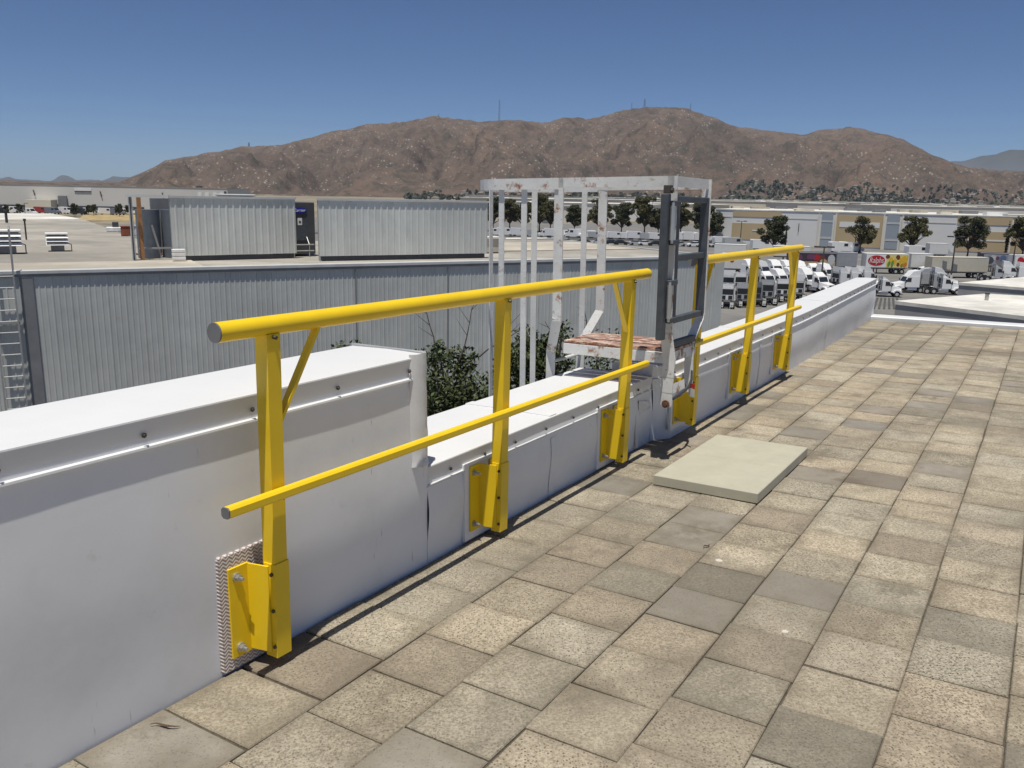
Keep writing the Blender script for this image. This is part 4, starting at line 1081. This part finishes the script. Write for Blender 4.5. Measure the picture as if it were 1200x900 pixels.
# far flat roofed warehouses
rr = random.Random(17); k = 0
FW = []
for (px, D, wpx, z, mt) in ((600, 620, 120, 11.2, 'roof_white'), (720, 700, 150, 11.4, 'roof_white'), (690, 520, 170, 9.6, 'roof_white'), (800, 560, 110, 10.1, 'roof_white'), (880, 900, 160, 11.6, 'roof_white'), (1010, 800, 150, 11.5, 'roof_white'), (1130, 700, 170, 11.3, 'roof_white'),
                            (620, 1050, 150, 12, 'roof_grey'), (760, 1200, 140, 12.4, 'roof_white'), (950, 1300, 180, 12.3, 'roof_white'), (1100, 1150, 160, 12, 'roof_grey'), (1190, 950, 120, 11.8, 'roof_white'), (850, 1600, 150, 12.8, 'roof_white'), (1150, 1600, 150, 12.6, 'roof_white'),
                            (640, 440, 60, 8.8, 'roof_white'), (1270, 760, 160, 11.2, 'roof_white'), (1000, 1750, 200, 13.0, 'roof_white')):
    a = at(px - wpx / 2, 238, D); b = at(px + wpx / 2, 238, D)
    r = thing('far_warehouse', 'far flat pale-roofed warehouse in the valley below the mountain', 'warehouse', (0, 0, 0), 0, 'far pale-roofed warehouses in the valley')
    dep = D * .14
    m = MB(); m.box(a.x, b.x, D, D + dep, 0, z); m.build('wall', rr.choice(('concrete_white', 'concrete_beige', 'concrete_cream')), r)
    m = MB(); m.box(a.x - .5, b.x + .5, D - .5, D + dep + .5, z, z + .35); m.build('roof', mt, r)
    for j in range(5):
        x = rr.uniform(a.x, b.x); w = rr.uniform(2, 7); y = D + rr.uniform(2, dep - 8)
        m = MB(); m.box(x - w, x + w, y, y + 4, z + .35, z + rr.uniform(.7, 1.2)); m.build('roof_unit', rr.choice(('trim_grey', 'print_white')), r)
    n = int((b.x - a.x) / 14)
    for j in range(n):
        x = a.x + (j + .5) * (b.x - a.x) / n; m = MB(); m.box(x - 1.8, x + 1.8, D - .25, D - .01, .4, 4.2); m.build('dock_door', 'trim_grey', r)

# low roofs at the right
def low_roof(name, pts, z, label):
    r = thing(name, label, 'building')
    P3 = [atz(x, y, z) if not isinstance(x, Vector) else x for x, y in pts]
    m = MB(); m.quadbox([(p.x, p.y, 0) for p in P3], [(p.x, p.y, z - .25) for p in P3]); m.build('wall', 'low_wall_grey', r)
    c = sum(P3, Vector()) / len(P3); Q = [c + (p - c) * 1.01 for p in P3]
    m = MB(); m.quadbox([(p.x, p.y, z - .25) for p in Q], [(p.x, p.y, z) for p in Q]); m.build('roof', 'roof_white', r)
    return r, P3


c1 = atz(1050, 352.5, 7.2); f1 = atz(1215, 372, 7.2); b1 = atz(1157, 344, 7.2)
r, _ = low_roof('low_building', [(1050, 352.5), (1215, 372), (1290, 352), (1157, 344)], 7.2, 'nearer low grey building with white flat roof and stub vent at the right')
p = atz(1156, 352, 7.2); m = MB(); m.tube((p.x, p.y, 7.15), (p.x, p.y, 7.65), .13, .13, 10); m.build('stub_vent', 'vent_metal', r); m = MB(); m.tube((p.x, p.y, 7.65), (p.x, p.y, 7.75), .17, .17, 10); m.build('vent_cap', 'pole_dark', r)
low_roof('low_building', [(1124, 331), (1225, 339), (1290, 326), (1200, 324.5)], 6.6, 'farther low grey building with white flat roof at the right edge')

# striped no parking area in the yard
for k in range(7):
    a = atz(1024 + k * 4.5, 349, .09); b = atz(1018 + k * 6, 362, .09); a.z = b.z = .09
    m = MB(); m.bar(a, b, .3, .012, (1, 0, 0)); tag(m.build('painted_stripe', 'road_paint' if 0 else 'asphalt_dark'), kind='structure')


# ================================================================== trucks
def tractor(sleeper, paint):
    r = bpy.data.objects.new('semi_tractor', None); COL.objects.link(r)
    # +x forward, length about 6.6 m
    m = MB(); m.box(-3.1, 2.6, -.45, -.3, .75, 1.0); m.box(-3.1, 2.6, .3, .45, .75, 1.0); m.box(-3.1, -2.95, -.45, .45, .75, 1.0); m.box(-1.0, 2.4, -.5, .5, .55, 1.0); m.build('chassis', 'truck_black', r)
    m = MB(); m.quadbox([(-2.55, -.45, 1.02), (-1.55, -.45, 1.02), (-1.55, .45, 1.02), (-2.55, .45, 1.02)], [(-2.4, -.5, 1.2), (-1.6, -.5, 1.2), (-1.6, .5, 1.2), (-2.4, .5, 1.2)]); m.build('fifth_wheel', 'truck_black', r)
    xr = -1.3 if sleeper else -.35
    cab = MB(); pr = [(xr, 1.02), (1.05, 1.02), (1.25, 1.9), (.75, 2.85), (xr, 2.95)]
    cab.prism(pr, 1, -1.18, 1.18); c = cab.build('cab', paint, r)
    hd = MB(); hd.quadbox([(1.15, -1.1, .85), (3.0, -.95, .8), (3.0, .95, .8), (1.15, 1.1, .85)], [(1.15, -1.02, 1.92), (2.9, -.72, 1.6), (2.9, .72, 1.6), (1.15, 1.02, 1.92)]); hd.build('hood', paint, r)
    for s in (-1, 1):
        m = MB(); m.prism([(1.55, .75), (1.7, 1.12), (2.05, 1.28), (2.5, 1.22), (2.95, .95), (2.95, .7), (2.75, .7), (2.5, 1.0), (2.1, 1.08), (1.85, .95), (1.75, .7)], 1, s * .9, s * 1.24); m.build('fender', paint, r)
        m = MB(); m.prism([(.15, 1.95), (1.12, 1.95), (.78, 2.62), (.15, 2.66)], 1, s * 1.18, s * 1.2); m.build('side_window', 'dark_glass', r)
        m = MB(); m.tube((-.9, s * .95, .72), (.7, s * .95, .72), .32, n=14); m.build('fuel_tank', 'chrome', r, True)
        m = MB(); m.tube((xr - .15, s * .95, 1.0), (xr - .15, s * .95, 3.4), .08, n=8); m.build('exhaust_stack', 'chrome', r, True)
        m = MB(); m.box(1.1, 1.22, s * 1.22, s * 1.48, 1.75, 2.35, .02); m.build('mirror', 'truck_black', r)
        m = MB(); m.box(2.88, 3.02, s * .72, s * .98, 1.02, 1.28, .02); m.build('headlight', 'rim', r)
    m = MB(); m.add([(1.24, -1.0, 1.98), (1.24, 1.0, 1.98), (.83, .92, 2.76), (.83, -.92, 2.76)], [(0, 1, 2, 3)]); m.add([(1.21, -1.0, 1.98), (1.21, 1.0, 1.98), (.8, .92, 2.76), (.8, -.92, 2.76)], [(3, 2, 1, 0)]); m.build('windshield', 'dark_glass', r)
    m = MB(); m.box(xr - .015, xr - .002, -.95, .95, 1.85, 2.7); m.build('rear_window', 'dark_glass', r)
    for s in (-.5, .5):
        m = MB(); m.box(xr - .03, xr - .004, s - .3, s + .3, 1.15, 1.7); m.build('hose_box', 'truck_black', r)
    m = MB(); m.box(2.92, 3.04, -.55, .55, .85, 1.52, .02); m.build('grille', 'truck_black', r)
    m = MB(); m.box(2.9, 3.2, -1.2, 1.2, .42, .8, .05); m.build('bumper', 'chrome', r)
    if sleeper:
        m = MB(); m.prism([(-1.32, 2.955), (.6, 2.88), (-.1, 3.75), (-1.32, 3.95)], 1, -1.1, 1.1); m.build('roof_fairing', paint, r)
    else:
        m = MB(); m.prism([(-.3, 2.96), (.55, 2.9), (.0, 3.35), (-.3, 3.5)], 1, -.95, .95); m.build('roof_fairing', paint, r)
    wm = MB(); wm.tube((0, -.14, 0), (0, .14, 0), .51, n=18); WM = wm.mesh('wheel', 'tyre'); rm = MB(); rm.tube((0, -.155, 0), (0, .155, 0), .28, n=12); RM = rm.mesh('rim', 'rim')
    for x, ys in ((2.2, (1.03,)), (-1.6, (1.05, .72)), (-2.7, (1.05, .72))):
        for s in (-1, 1):
            for y in ys:
                o = link('wheel', WM, r); o.location = (x, s * y, .51)
                q = link('rim', RM, o)
    for s in (-1, 1):
        m = MB(); m.box(-3.2, -3.17, s * .75 - .25, s * .75 + .25, .3, 1.0); m.build('mudflap', 'tag_white', r)
    return r


PROTO = {}


def put_tractor(px, py, head, kind, paint, label, group, s=.9):
    p = atz(px, py, .05)
    if (kind, paint) not in PROTO:
        o = tractor(kind == 's', paint); PROTO[(kind, paint)] = o
    else: o = copy_tree(PROTO[(kind, paint)])
    o.location = (p.x, p.y, .045); o.rotation_euler = (0, 0, rad(head + random.uniform(-7, 7))); o.scale = (s * random.uniform(.95, 1.05),) * 3
    tag(o, label, 'truck', group)


row = lambda n, what: f'{ORD[n]} tractor from the left in the {what}'
# backs of cabs just beyond the metal building corner
for i, (x, y, k, pt) in enumerate(((851, 359, 'd', 'truck_white'), (869, 358, 'd', 'truck_silver'), (883, 357, 'd', 'truck_blue'), (897, 355, 'd', 'truck_silver'), (915, 352, 'd', 'truck_white'), (931, 350, 's', 'truck_white'))):
    put_tractor(x, y, 82, k, pt, row(i, 'nearest yard row between the yellow posts'), 'semi tractors parked in the yard')
for i, (x, y, k, pt) in enumerate(((851, 343, 's', 'truck_white'), (866, 343, 'd', 'truck_white'), (881, 342, 's', 'truck_silver'), (896, 341, 'd', 'truck_white'), (912, 340, 's', 'truck_white'), (927, 339, 's', 'truck_white'), (943, 340, 's', 'truck_white'), (958, 343, 'd', 'truck_white'))):
    put_tractor(x, y, -62 if i > 2 else 82, k, pt, row(i, 'second yard row behind the yellow posts'), 'semi tractors parked in the yard')
for i, (x, y, k, pt) in enumerate(((878, 328, 's', 'truck_white'), (892, 328, 's', 'truck_silver'), (907, 327, 's', 'truck_white'), (921, 327, 's', 'truck_white'), (936, 328, 's', 'truck_white'), (951, 329, 'd', 'truck_white'), (966, 332, 's', 'truck_white'), (979, 334, 'd', 'truck_silver'))):
    put_tractor(x, y, -62, k, pt, row(i, 'third yard row below the dark trailers'), 'semi tractors parked in the yard')
for i, (x, y, k, pt) in enumerate(((985, 337, 's', 'truck_white'), (999, 337, 's', 'truck_white'), (1013, 337, 's', 'truck_white'))):
    put_tractor(x, y, 20, k, pt, row(i, 'row above the far end of the parapet'), 'semi tractors parked in the yard')
for (x, y, hd, k, pt, lab) in ((1033, 347, -12, 'd', 'truck_white', 'white semi tractor nosing out past the far end of the parapet'), (1064, 342.5, 172, 's', 'truck_white', 'white sleeper tractor facing left beside the striped pavement'),
                               (1072, 340.5, 172, 'd', 'truck_silver', 'silver day cab tractor behind the left-facing white sleeper tractor'), (1086, 335, -8, 'd', 'truck_white', 'white tractor with rounded hood in the middle of the yard'),
                               (1078, 338.5, 172, 's', 'truck_silver', 'silver sleeper tractor third in the left-facing cluster mid yard'), (1093, 341.5, -8, 'd', 'truck_silver', 'silver tractor wedged between the left-facing and right-facing clusters'), (1103, 344.5, -10, 'd', 'truck_white', 'white tractor facing right in front of the cream trailer'), (1100, 338, -8, 's', 'truck_white', 'white tractor behind the right-facing one in front of the cream trailer'),
                               (1092, 322, 176, 's', 'truck_white', 'white tractor coupled at the left end of the cream trailer'), (1165, 329.5, -15, 'd', 'truck_silver', 'silver tractor behind the farther low white roof'),
                               (1181, 329, -20, 's', 'truck_white', 'white sleeper tractor behind the farther low white roof'), (1199, 330, -20, 's', 'truck_white', 'white sleeper tractor at the right edge of the photo')):
    put_tractor(x, y, hd, k, pt, lab, 'semi tractors parked in the yard')


def trailer(x0, y0, x1, y1, mat, label, dec=None, hgt=4.0):
    a = atz(x0, y0, .05); b = atz(x1, y1, .05); d = b - a; L_ = d.length; ang = atan2(d.y, d.x)
    r = thing('semi_trailer', label, 'trailer', (a.x, a.y, .045), ang, 'box trailers in the truck yard')
    m = MB(); m.box(0, L_, 0, 2.55, 1.15, hgt, .03); m.build('box', mat, r)
    m = MB(); m.box(.05, L_ - .05, -.012, 0, 1.15, 1.3); m.build('side_skirt', 'trim_grey', r)
    m = MB(); m.box(.02, L_ - .02, -.015, .0, hgt - .14, hgt - .02); m.build('top_rail', 'trim_light', r)
    m = MB(); m.box(.3, L_ - .3, .4, 2.1, .95, 1.15); m.build('frame', 'truck_black', r)
    for x in (L_ - 1.1, L_ - 2.3):
        for y in (.2, 2.3):
            m = MB(); m.tube((x, y - .15, .51), (x, y + .15, .51), .5, n=16); w = m.build('wheel', 'tyre', r)
            m = MB(); m.tube((x, y - .165, .51), (x, y + .165, .51), .26, n=12); m.build('rim', 'rim', w)
    for y in (.5, 2.0):
        m = MB(); m.box(2.4, 2.55, y - .06, y + .06, .1, 1.0); m.build('landing_leg', 'truck_black', r)
    for k in range(1, int(L_ / 1.22)):
        pass
    if dec: dec(r, L_, hgt)
    return r


def disc(r, name, cx, cz, rx, rz, mat, dp=.02, n=20, rot=0):
    m = MB(); pt = [(cx + rx * cos(t * 2 * pi / n) * cos(rot) - rz * sin(t * 2 * pi / n) * sin(rot), cz + rx * cos(t * 2 * pi / n) * sin(rot) + rz * sin(t * 2 * pi / n) * cos(rot)) for t in range(n)]
    m.prism(pt, 1, -dp, 0); return m.build(name, mat, r)


def dec_fruit(r, L_, h):
    disc(r, 'logo_oval', L_ * .24, 2.62, L_ * .2, 1.02, 'logo_red', .03, 28)
    me = text_mesh('Ralphs', 1.45, .15); me.materials.append(MATS['print_white']); o = link('logo_lettering', me, r); o.rotation_euler = (pi / 2, 0, 0); o.location = (L_ * .24, -.045, 2.62)
    o.scale = (L_ * .33 / max(.1, max(v.co.x for v in me.vertices) - min(v.co.x for v in me.vertices)),) + (1.05, 1)
    m = MB(); m.box(L_ * .47, L_ * .985, -.018, 0, 1.3, 3.86); m.build('print_field', 'print_lemon', r)
    for (x, z, rx, rz, mt, ro) in ((.5, 3.4, .05, .4, 'print_brown', .3), (.54, 2.0, .035, .65, 'print_green', -.4), (.585, 2.8, .045, .55, 'print_yellow', .5), (.62, 2.0, .03, .75, 'print_green', -.3), (.68, 2.4, .055, .75, 'print_lemon', 0), (.68, 2.4, .04, .55, 'print_yellow', 0), (.74, 3.3, .05, .5, 'print_brown', .2), (.755, 1.9, .035, .4, 'print_brown', 0), (.8, 2.4, .04, .85, 'print_yellow', -.3), (.89, 2.9, .06, .8, 'print_yellow', 0), (.91, 2.0, .055, .6, 'print_orange', 0), (.84, 1.7, .03, .35, 'print_green', .3), (.96, 3.2, .02, .5, 'print_yellow', 0)):
        disc(r, 'fruit_print', L_ * x, z, L_ * rx, rz, mt, .024 + random.random() * .012, 18, ro * .6)


def dec_mural(r, L_, h):
    m = MB(); m.box(.1, L_ - .1, -.016, 0, 1.3, 2.2); m.build('print_field', 'concrete_tan', r)
    for (x, z, rx, rz, mt) in ((.1, 3.0, .16, .75, 'print_purple'), (.3, 2.9, .14, .6, 'trailer_dark'), (.45, 3.1, .1, .5, 'print_purple'), (.56, 3.0, .09, .6, 'logo_red'), (.68, 2.6, .1, .8, 'print_brown'), (.73, 2.2, .08, .5, 'concrete_tan'), (.9, 2.6, .08, 1.0, 'trim_light')):
        disc(r, 'mural_print', L_ * x, z, L_ * rx, rz, mt, .022 + random.random() * .012)


def dec_photo(r, L_, h):
    m = MB(); m.box(L_ * .12, L_ * .9, -.016, 0, 1.4, 3.7); m.build('print_field', 'trailer_grey', r)
    for (x, z, rx, rz, mt) in ((.3, 2.4, .14, .8, 'unit_grey'), (.42, 3.0, .1, .5, 'trim_light'), (.55, 2.9, .06, .4, 'print_purple'), (.62, 2.2, .12, .7, 'trim_grey'), (.72, 2.9, .1, .7, 'print_blue'), (.25, 2.0, .08, .5, 'print_green')):
        disc(r, 'photo_print', L_ * x, z, L_ * rx, rz, mt, .022 + random.random() * .012)


def dec_red(r, L_, h):
    disc(r, 'logo_oval', L_ * .16, 2.6, L_ * .09, 1.1, 'logo_red', .03, 24, .5)


trailer(1013.5, 320.5, 1063, 321.5, 'print_white', 'white box trailer printed with a red oval logo and fruit', dec_fruit)
trailer(925, 319, 978, 320, 'trailer_dark', 'dark box trailer with faded purple and tan mural print', dec_mural)
trailer(979, 319, 1003, 319.5, 'trailer_grey', 'short grey box trailer between the mural trailer and the fruit trailer')
trailer(1066, 320.5, 1091, 321, 'trailer_white', 'plain white trailer just right of the fruit-printed trailer')
trailer(1090, 325.5, 1156, 326.5, 'trailer_cream', 'plain cream box trailer behind the two right-hand tractors')
trailer(1146, 318, 1184, 319.5, 'trailer_dark', 'dark trailer with grey photo print right of the cream trailer', dec_photo)
trailer(1187, 322, 1235, 323, 'print_white', 'white trailer with slanted red oval cut by the right edge', dec_red)
trailer(836, 306.5, 873, 308, 'trailer_white', 'white trailer left of the right rail behind the metal building corner')
trailer(845, 322, 871, 323, 'trailer_white', 'white trailer with a small red dot beyond the metal building corner', lambda r, L_, h: disc(r, 'logo_oval', L_ * .45, 2.9, L_ * .1, .5, 'logo_red', .03))
trailer(905, 306, 948, 307.5, 'trailer_white', 'pale trailer in the back row left of the lamp post', None, 3.6)
trailer(1088, 303.5, 1110, 304, 'trailer_white', 'small pale trailer at the foot of the tan warehouse')


# small vehicles and lamp posts
def van(px, py, head, paint, label, group, s=1.0, kind='van'):
    p = atz(px, py, .09); key = (kind, paint)
    if key not in PROTO:
        r = bpy.data.objects.new('parked_' + kind, None); COL.objects.link(r); PROTO[key] = r
        if kind == 'van':
            m = MB(); m.prism([(-2.6, .4), (2.4, .4), (2.6, .75), (2.45, 1.15), (1.75, 1.35), (1.15, 2.3), (-2.5, 2.4), (-2.6, 2.2)], 1, -1, 1); m.build('body', paint, r)
            m = MB(); m.prism([(1.78, 1.38), (1.2, 2.22), (1.15, 2.2), (1.7, 1.36)], 1, -.9, .9); m.build('windshield', 'dark_glass', r)
            m = MB(); m.box(.2, 1.1, -1.012, 1.012, 1.45, 2.05); m.build('side_window', 'dark_glass', r)
        else:
            m = MB(); m.prism([(-2.2, .35), (2.2, .35), (2.25, .7), (1.2, .95), (-1.9, 1.0), (-2.25, .8)], 1, -.88, .88); m.build('body', paint, r)
            m = MB(); m.quadbox([(-1.7, -.82, .98), (1.15, -.82, .95), (1.15, .82, .95), (-1.7, .82, .98)], [(-1.0, -.66, 1.45), (.35, -.66, 1.45), (.35, .66, 1.45), (-1.0, .66, 1.45)]); m.build('cabin', 'dark_glass', r)
            m = MB(); m.quadbox([(-1.0, -.66, 1.45), (.35, -.66, 1.45), (.35, .66, 1.45), (-1.0, .66, 1.45)], [(-.9, -.6, 1.5), (.25, -.6, 1.5), (.25, .6, 1.5), (-.9, .6, 1.5)]); m.build('roof', paint, r)
        for x in (1.5, -1.5):
            for y in (-.85, .85):
                m = MB(); m.tube((x, y - .12, .36), (x, y + .12, .36), .36, n=12); m.build('wheel', 'tyre', r)
        o = r
    else: o = copy_tree(PROTO[key])
    o.location = (p.x, p.y, .085); o.rotation_euler = (0, 0, rad(head)); o.scale = (s,) * 3; tag(o, label, kind, group)


rr = random.Random(9)
vx = 582; i = 0
while vx < 858:
    yb = 275.5 + (vx - 580) * .03
    van(vx, yb, rr.choice((8, 188)), rr.choice(('truck_white', 'truck_white', 'truck_white', 'truck_silver')), f'{ORD[i]} pale van from the left in the line under the distant tree row', 'vans parked under the distant tree row', rr.uniform(.95, 1.3), 'van'); vx += rr.uniform(9, 17); i += 1
vx = 586; i = 0
while vx < 850:
    yb = 282.5 + (vx - 580) * .028
    van(vx, yb, rr.choice((8, 188)), rr.choice(('truck_white', 'truck_silver', 'truck_black', 'truck_white')), f'{ORD[i]} small car from the left along the road beyond the metal building', 'cars parked along the far road', 1.0, 'car'); vx += rr.uniform(10, 19); i += 1
for (x, y, pt, lab) in ((1075, 301, 'truck_white', 'white van at the foot of the warehouse right of the dark tree'), (1100, 302, 'truck_silver', 'silver van at the foot of the warehouse left of the twin tree'), (985, 296, 'truck_white', 'left white van under the lopsided tree'), (997, 296, 'truck_white', 'right white van under the lopsided tree'),
                        (893, 293, 'truck_white', 'white van beneath the round-crowned tree'), (848, 289, 'truck_white', 'white van left of the first slim lamp post'), (860, 290, 'truck_silver', 'silver van right of the left cypress')):
    van(x, y, 5, pt, lab, 'vans before the tan warehouse', 1.25, 'van')
for k in range(11):
    van(2 + k * 15 + rr.uniform(-4, 4), 250.5 + rr.uniform(-1, 2.5), rr.uniform(-20, 20), rr.choice(('truck_white', 'truck_white', 'truck_black', 'truck_blue', 'truck_red')), f'{ORD[k]} tiny vehicle from the left in the yard before the beige warehouse', 'vehicles before the beige warehouse', 1.4, 'van')
TR = TREES[2]
for k in range(7):
    p = atz((8, 24, 88, 104, 110, 140, 150)[k], 252 + (k % 3), 0); r = thing('tree', f'{ORD[k]} small dark tree from the left before the beige warehouse', 'tree', (p.x, p.y, 0), k, 'small trees before the beige warehouse'); r.scale = (.5, .5, .5 + .06 * (k % 3))
    link('trunk', TR[0], r); link('crown', TR[1], r)


def lamp(px, ytop, ybase, heads, label):
    p = atz(px, ybase, 0); q = atz(px, ybase, 0); D = p.y; h = at(px, ytop, D).z
    r = thing('street_lamp', label, 'lamp post', (p.x, p.y, 0), 0, 'lamp posts around the yard')
    m = MB(); m.tube((0, 0, 0), (0, 0, h), .16, .1, 8); m.build('pole', 'pole_dark', r)
    m = MB(); m.tube((0, 0, 0), (0, 0, .8), .3, .3, 10); m.build('base', 'concrete_beige', r)
    for s in heads:
        m = MB(); m.bar((0, 0, h - .15), (s * 1.0, 0, h - .05), .12, .12); m.build('arm', 'pole_dark', r)
        m = MB(); m.box(min(s * .6, s * 1.5), max(s * .6, s * 1.5), -.35, .35, h - .15, h + .1, .03); m.build('lamp_head', 'pole_dark', r)


lamp(961, 289, 341, (-1, 1), 'double-headed lamp post left of the fruit trailer'); lamp(1114, 277, 327, (-1, 1), 'lamp post in front of the cream trailer')
lamp(867, 259, 289, (-1, 1), 'lamp post before the first tan block'); lamp(1185, 279, 322, (1,), 'lamp post near the right edge before the dark trailer'); lamp(1001, 274, 296, (-1,), 'thin lamp post under the lopsided tree')
lamp(20, 244, 254, (1,), 'tiny lamp post before the beige warehouse at the left edge'); lamp(30, 238, 256, (1,), 'lamp post beyond the grey roof left of the cream office block')

# ================================================================== town at the mountain foot
rr = random.Random(41)
hs = MB(); tr = MB(); rf = MB()
w0 = (at(475, 225, 1.) - EYE).x; w1 = (at(1260, 225, 1.) - EYE).x
cnt = 0
for _ in range(18000):
    a = rr.uniform(w0, w1)
    right = a > (at(840, 225, 1.) - EYE).x
    Y = rr.uniform(1850, 2500) if not right else rr.uniform(1850, 1850 + 1100 * (rr.random() ** .6))
    if not right and rr.random() < .5: continue
    z = max(0, hill_h(a, Y)); X = a * Y
    if not right and z > 16: continue
    if z > 62 + 25 * noise.noise((X * .003, 3, 1)): continue
    if noise.noise((X * .004, Y * .004, 5)) + noise.noise((X * .015, Y * .015, 15)) * .7 < -.05 + rr.uniform(-.3, .25): continue
    if rr.random() < .085:
        w, l, h = rr.uniform(5, 9), rr.uniform(4, 6), rr.uniform(3.2, 6)
        hs.box(X - w, X + w, Y - l, Y + l, z - 3, z + h)
        rf.add([(X - w - .6, Y - l - .6, z + h), (X + w + .6, Y - l - .6, z + h), (X + w + .6, Y + l + .6, z + h), (X - w - .6, Y + l + .6, z + h), (X - w * .4, Y, z + h + 2.4), (X + w * .4, Y, z + h + 2.4)], [(0, 1, 5, 4), (1, 2, 5), (2, 3, 4, 5), (3, 0, 4), (3, 2, 1, 0)])
    else:
        h = rr.uniform(6, 13)
        for k in range(7):
            d = Vector((rr.gauss(0, 1), rr.gauss(0, 1), rr.gauss(0, 1))).normalized() * h * .3; c = Vector((X, Y, z + h * .5)) + d
            s = h * rr.uniform(.22, .4); n_ = Vector((rr.gauss(0, 1), rr.gauss(-1, 1), rr.gauss(.6, .6))).normalized(); u_ = n_.orthogonal().normalized() * s; v_ = n_.cross(u_)
            tr.add([c - u_ - v_ * .6, c + u_ * .7 - v_, c + u_ + v_ * .7, c - u_ * .6 + v_], [(0, 1, 2, 3)])
tag(link('far_houses', hs.mesh('far_houses', 'house_wall')), 'pale houses of the far town strung along the mountain foot', 'houses', kind='stuff')
tag(link('far_house_roofs', rf.mesh('far_house_roofs', 'house_roof')), 'brown roofs of the far town at the mountain foot', 'roofs', kind='stuff')
tag(link('far_trees', tr.mesh('far_trees', 'leaf_far')), 'dark belt of far trees along the mountain foot', 'trees', kind='stuff')

# ridge masts
for x, y0, y1, w, lab in ((585, 117, 141, 3.2, 'tall lattice mast on the ridge left of the summit'), (755, 116, 127, 3.5, 'thick mast on the mountain summit'), (740, 120, 128, 1.6, 'thin mast left of the summit mast'), (809, 121, 128, 1.6, 'thin mast on the ridge right of the summit'), (514, 133, 138, 2.2, 'small mast on the left shoulder of the mountain'), (292, 167, 172, 3, 'squat tower on the far left shoulder')):
    a = (at(x, y1, 1.) - EYE).x; Y = crest_Y(a) - 20; b = at(x, y1 + 3, Y); t = at(x, y0, Y); H_ = t.z - b.z
    r = thing('radio_mast', lab, 'mast', b, 0, 'masts on the mountain ridge')
    for sx, sy in ((-1, -1), (1, -1), (1, 1), (-1, 1)):
        m = MB(); m.tube((sx * w, sy * w, 0), (sx * w * .5, sy * w * .5, H_), w * .32, w * .22, 5); m.build('leg', 'mast_grey', r)
    n = max(2, int(H_ / 14))
    for k in range(n):
        z = H_ * (k + .5) / n; s = w * (1 - .5 * (k + .5) / n); m = MB(); m.box(-s, s, -s, s, z - .6, z + .6); m.build('brace_ring', 'mast_grey', r)

# ================================================================== haze
m = MB(); m.box(-13800, 13800, -300, 15900, -1.2, 560)
mt = bpy.data.materials.new('haze_air'); mt.use_nodes = True; n = mt.node_tree
n.nodes.remove(n.nodes['Principled BSDF']); v = n.nodes.new('ShaderNodeVolumePrincipled'); v.inputs['Color'].default_value = (.74, .86, 1, 1); v.inputs['Density'].default_value = 3.6e-5; v.inputs['Anisotropy'].default_value = 0
n.links.new(v.outputs[0], n.nodes['Material Output'].inputs['Volume']); MATS['haze_air'] = mt
tag(m.build('haze', 'haze_air'), kind='stuff', label='thin pale daylight haze over the valley', cat='haze')

# ================================================================== roof things into the deck frame
bpy.context.view_layer.update()
for o in NEAR:
    o.matrix_world = DECK @ Matrix.LocRotScale(o.location, o.rotation_euler, o.scale)
print('script', round(time.time() - T0, 1), 's', len(bpy.data.objects), 'objects')
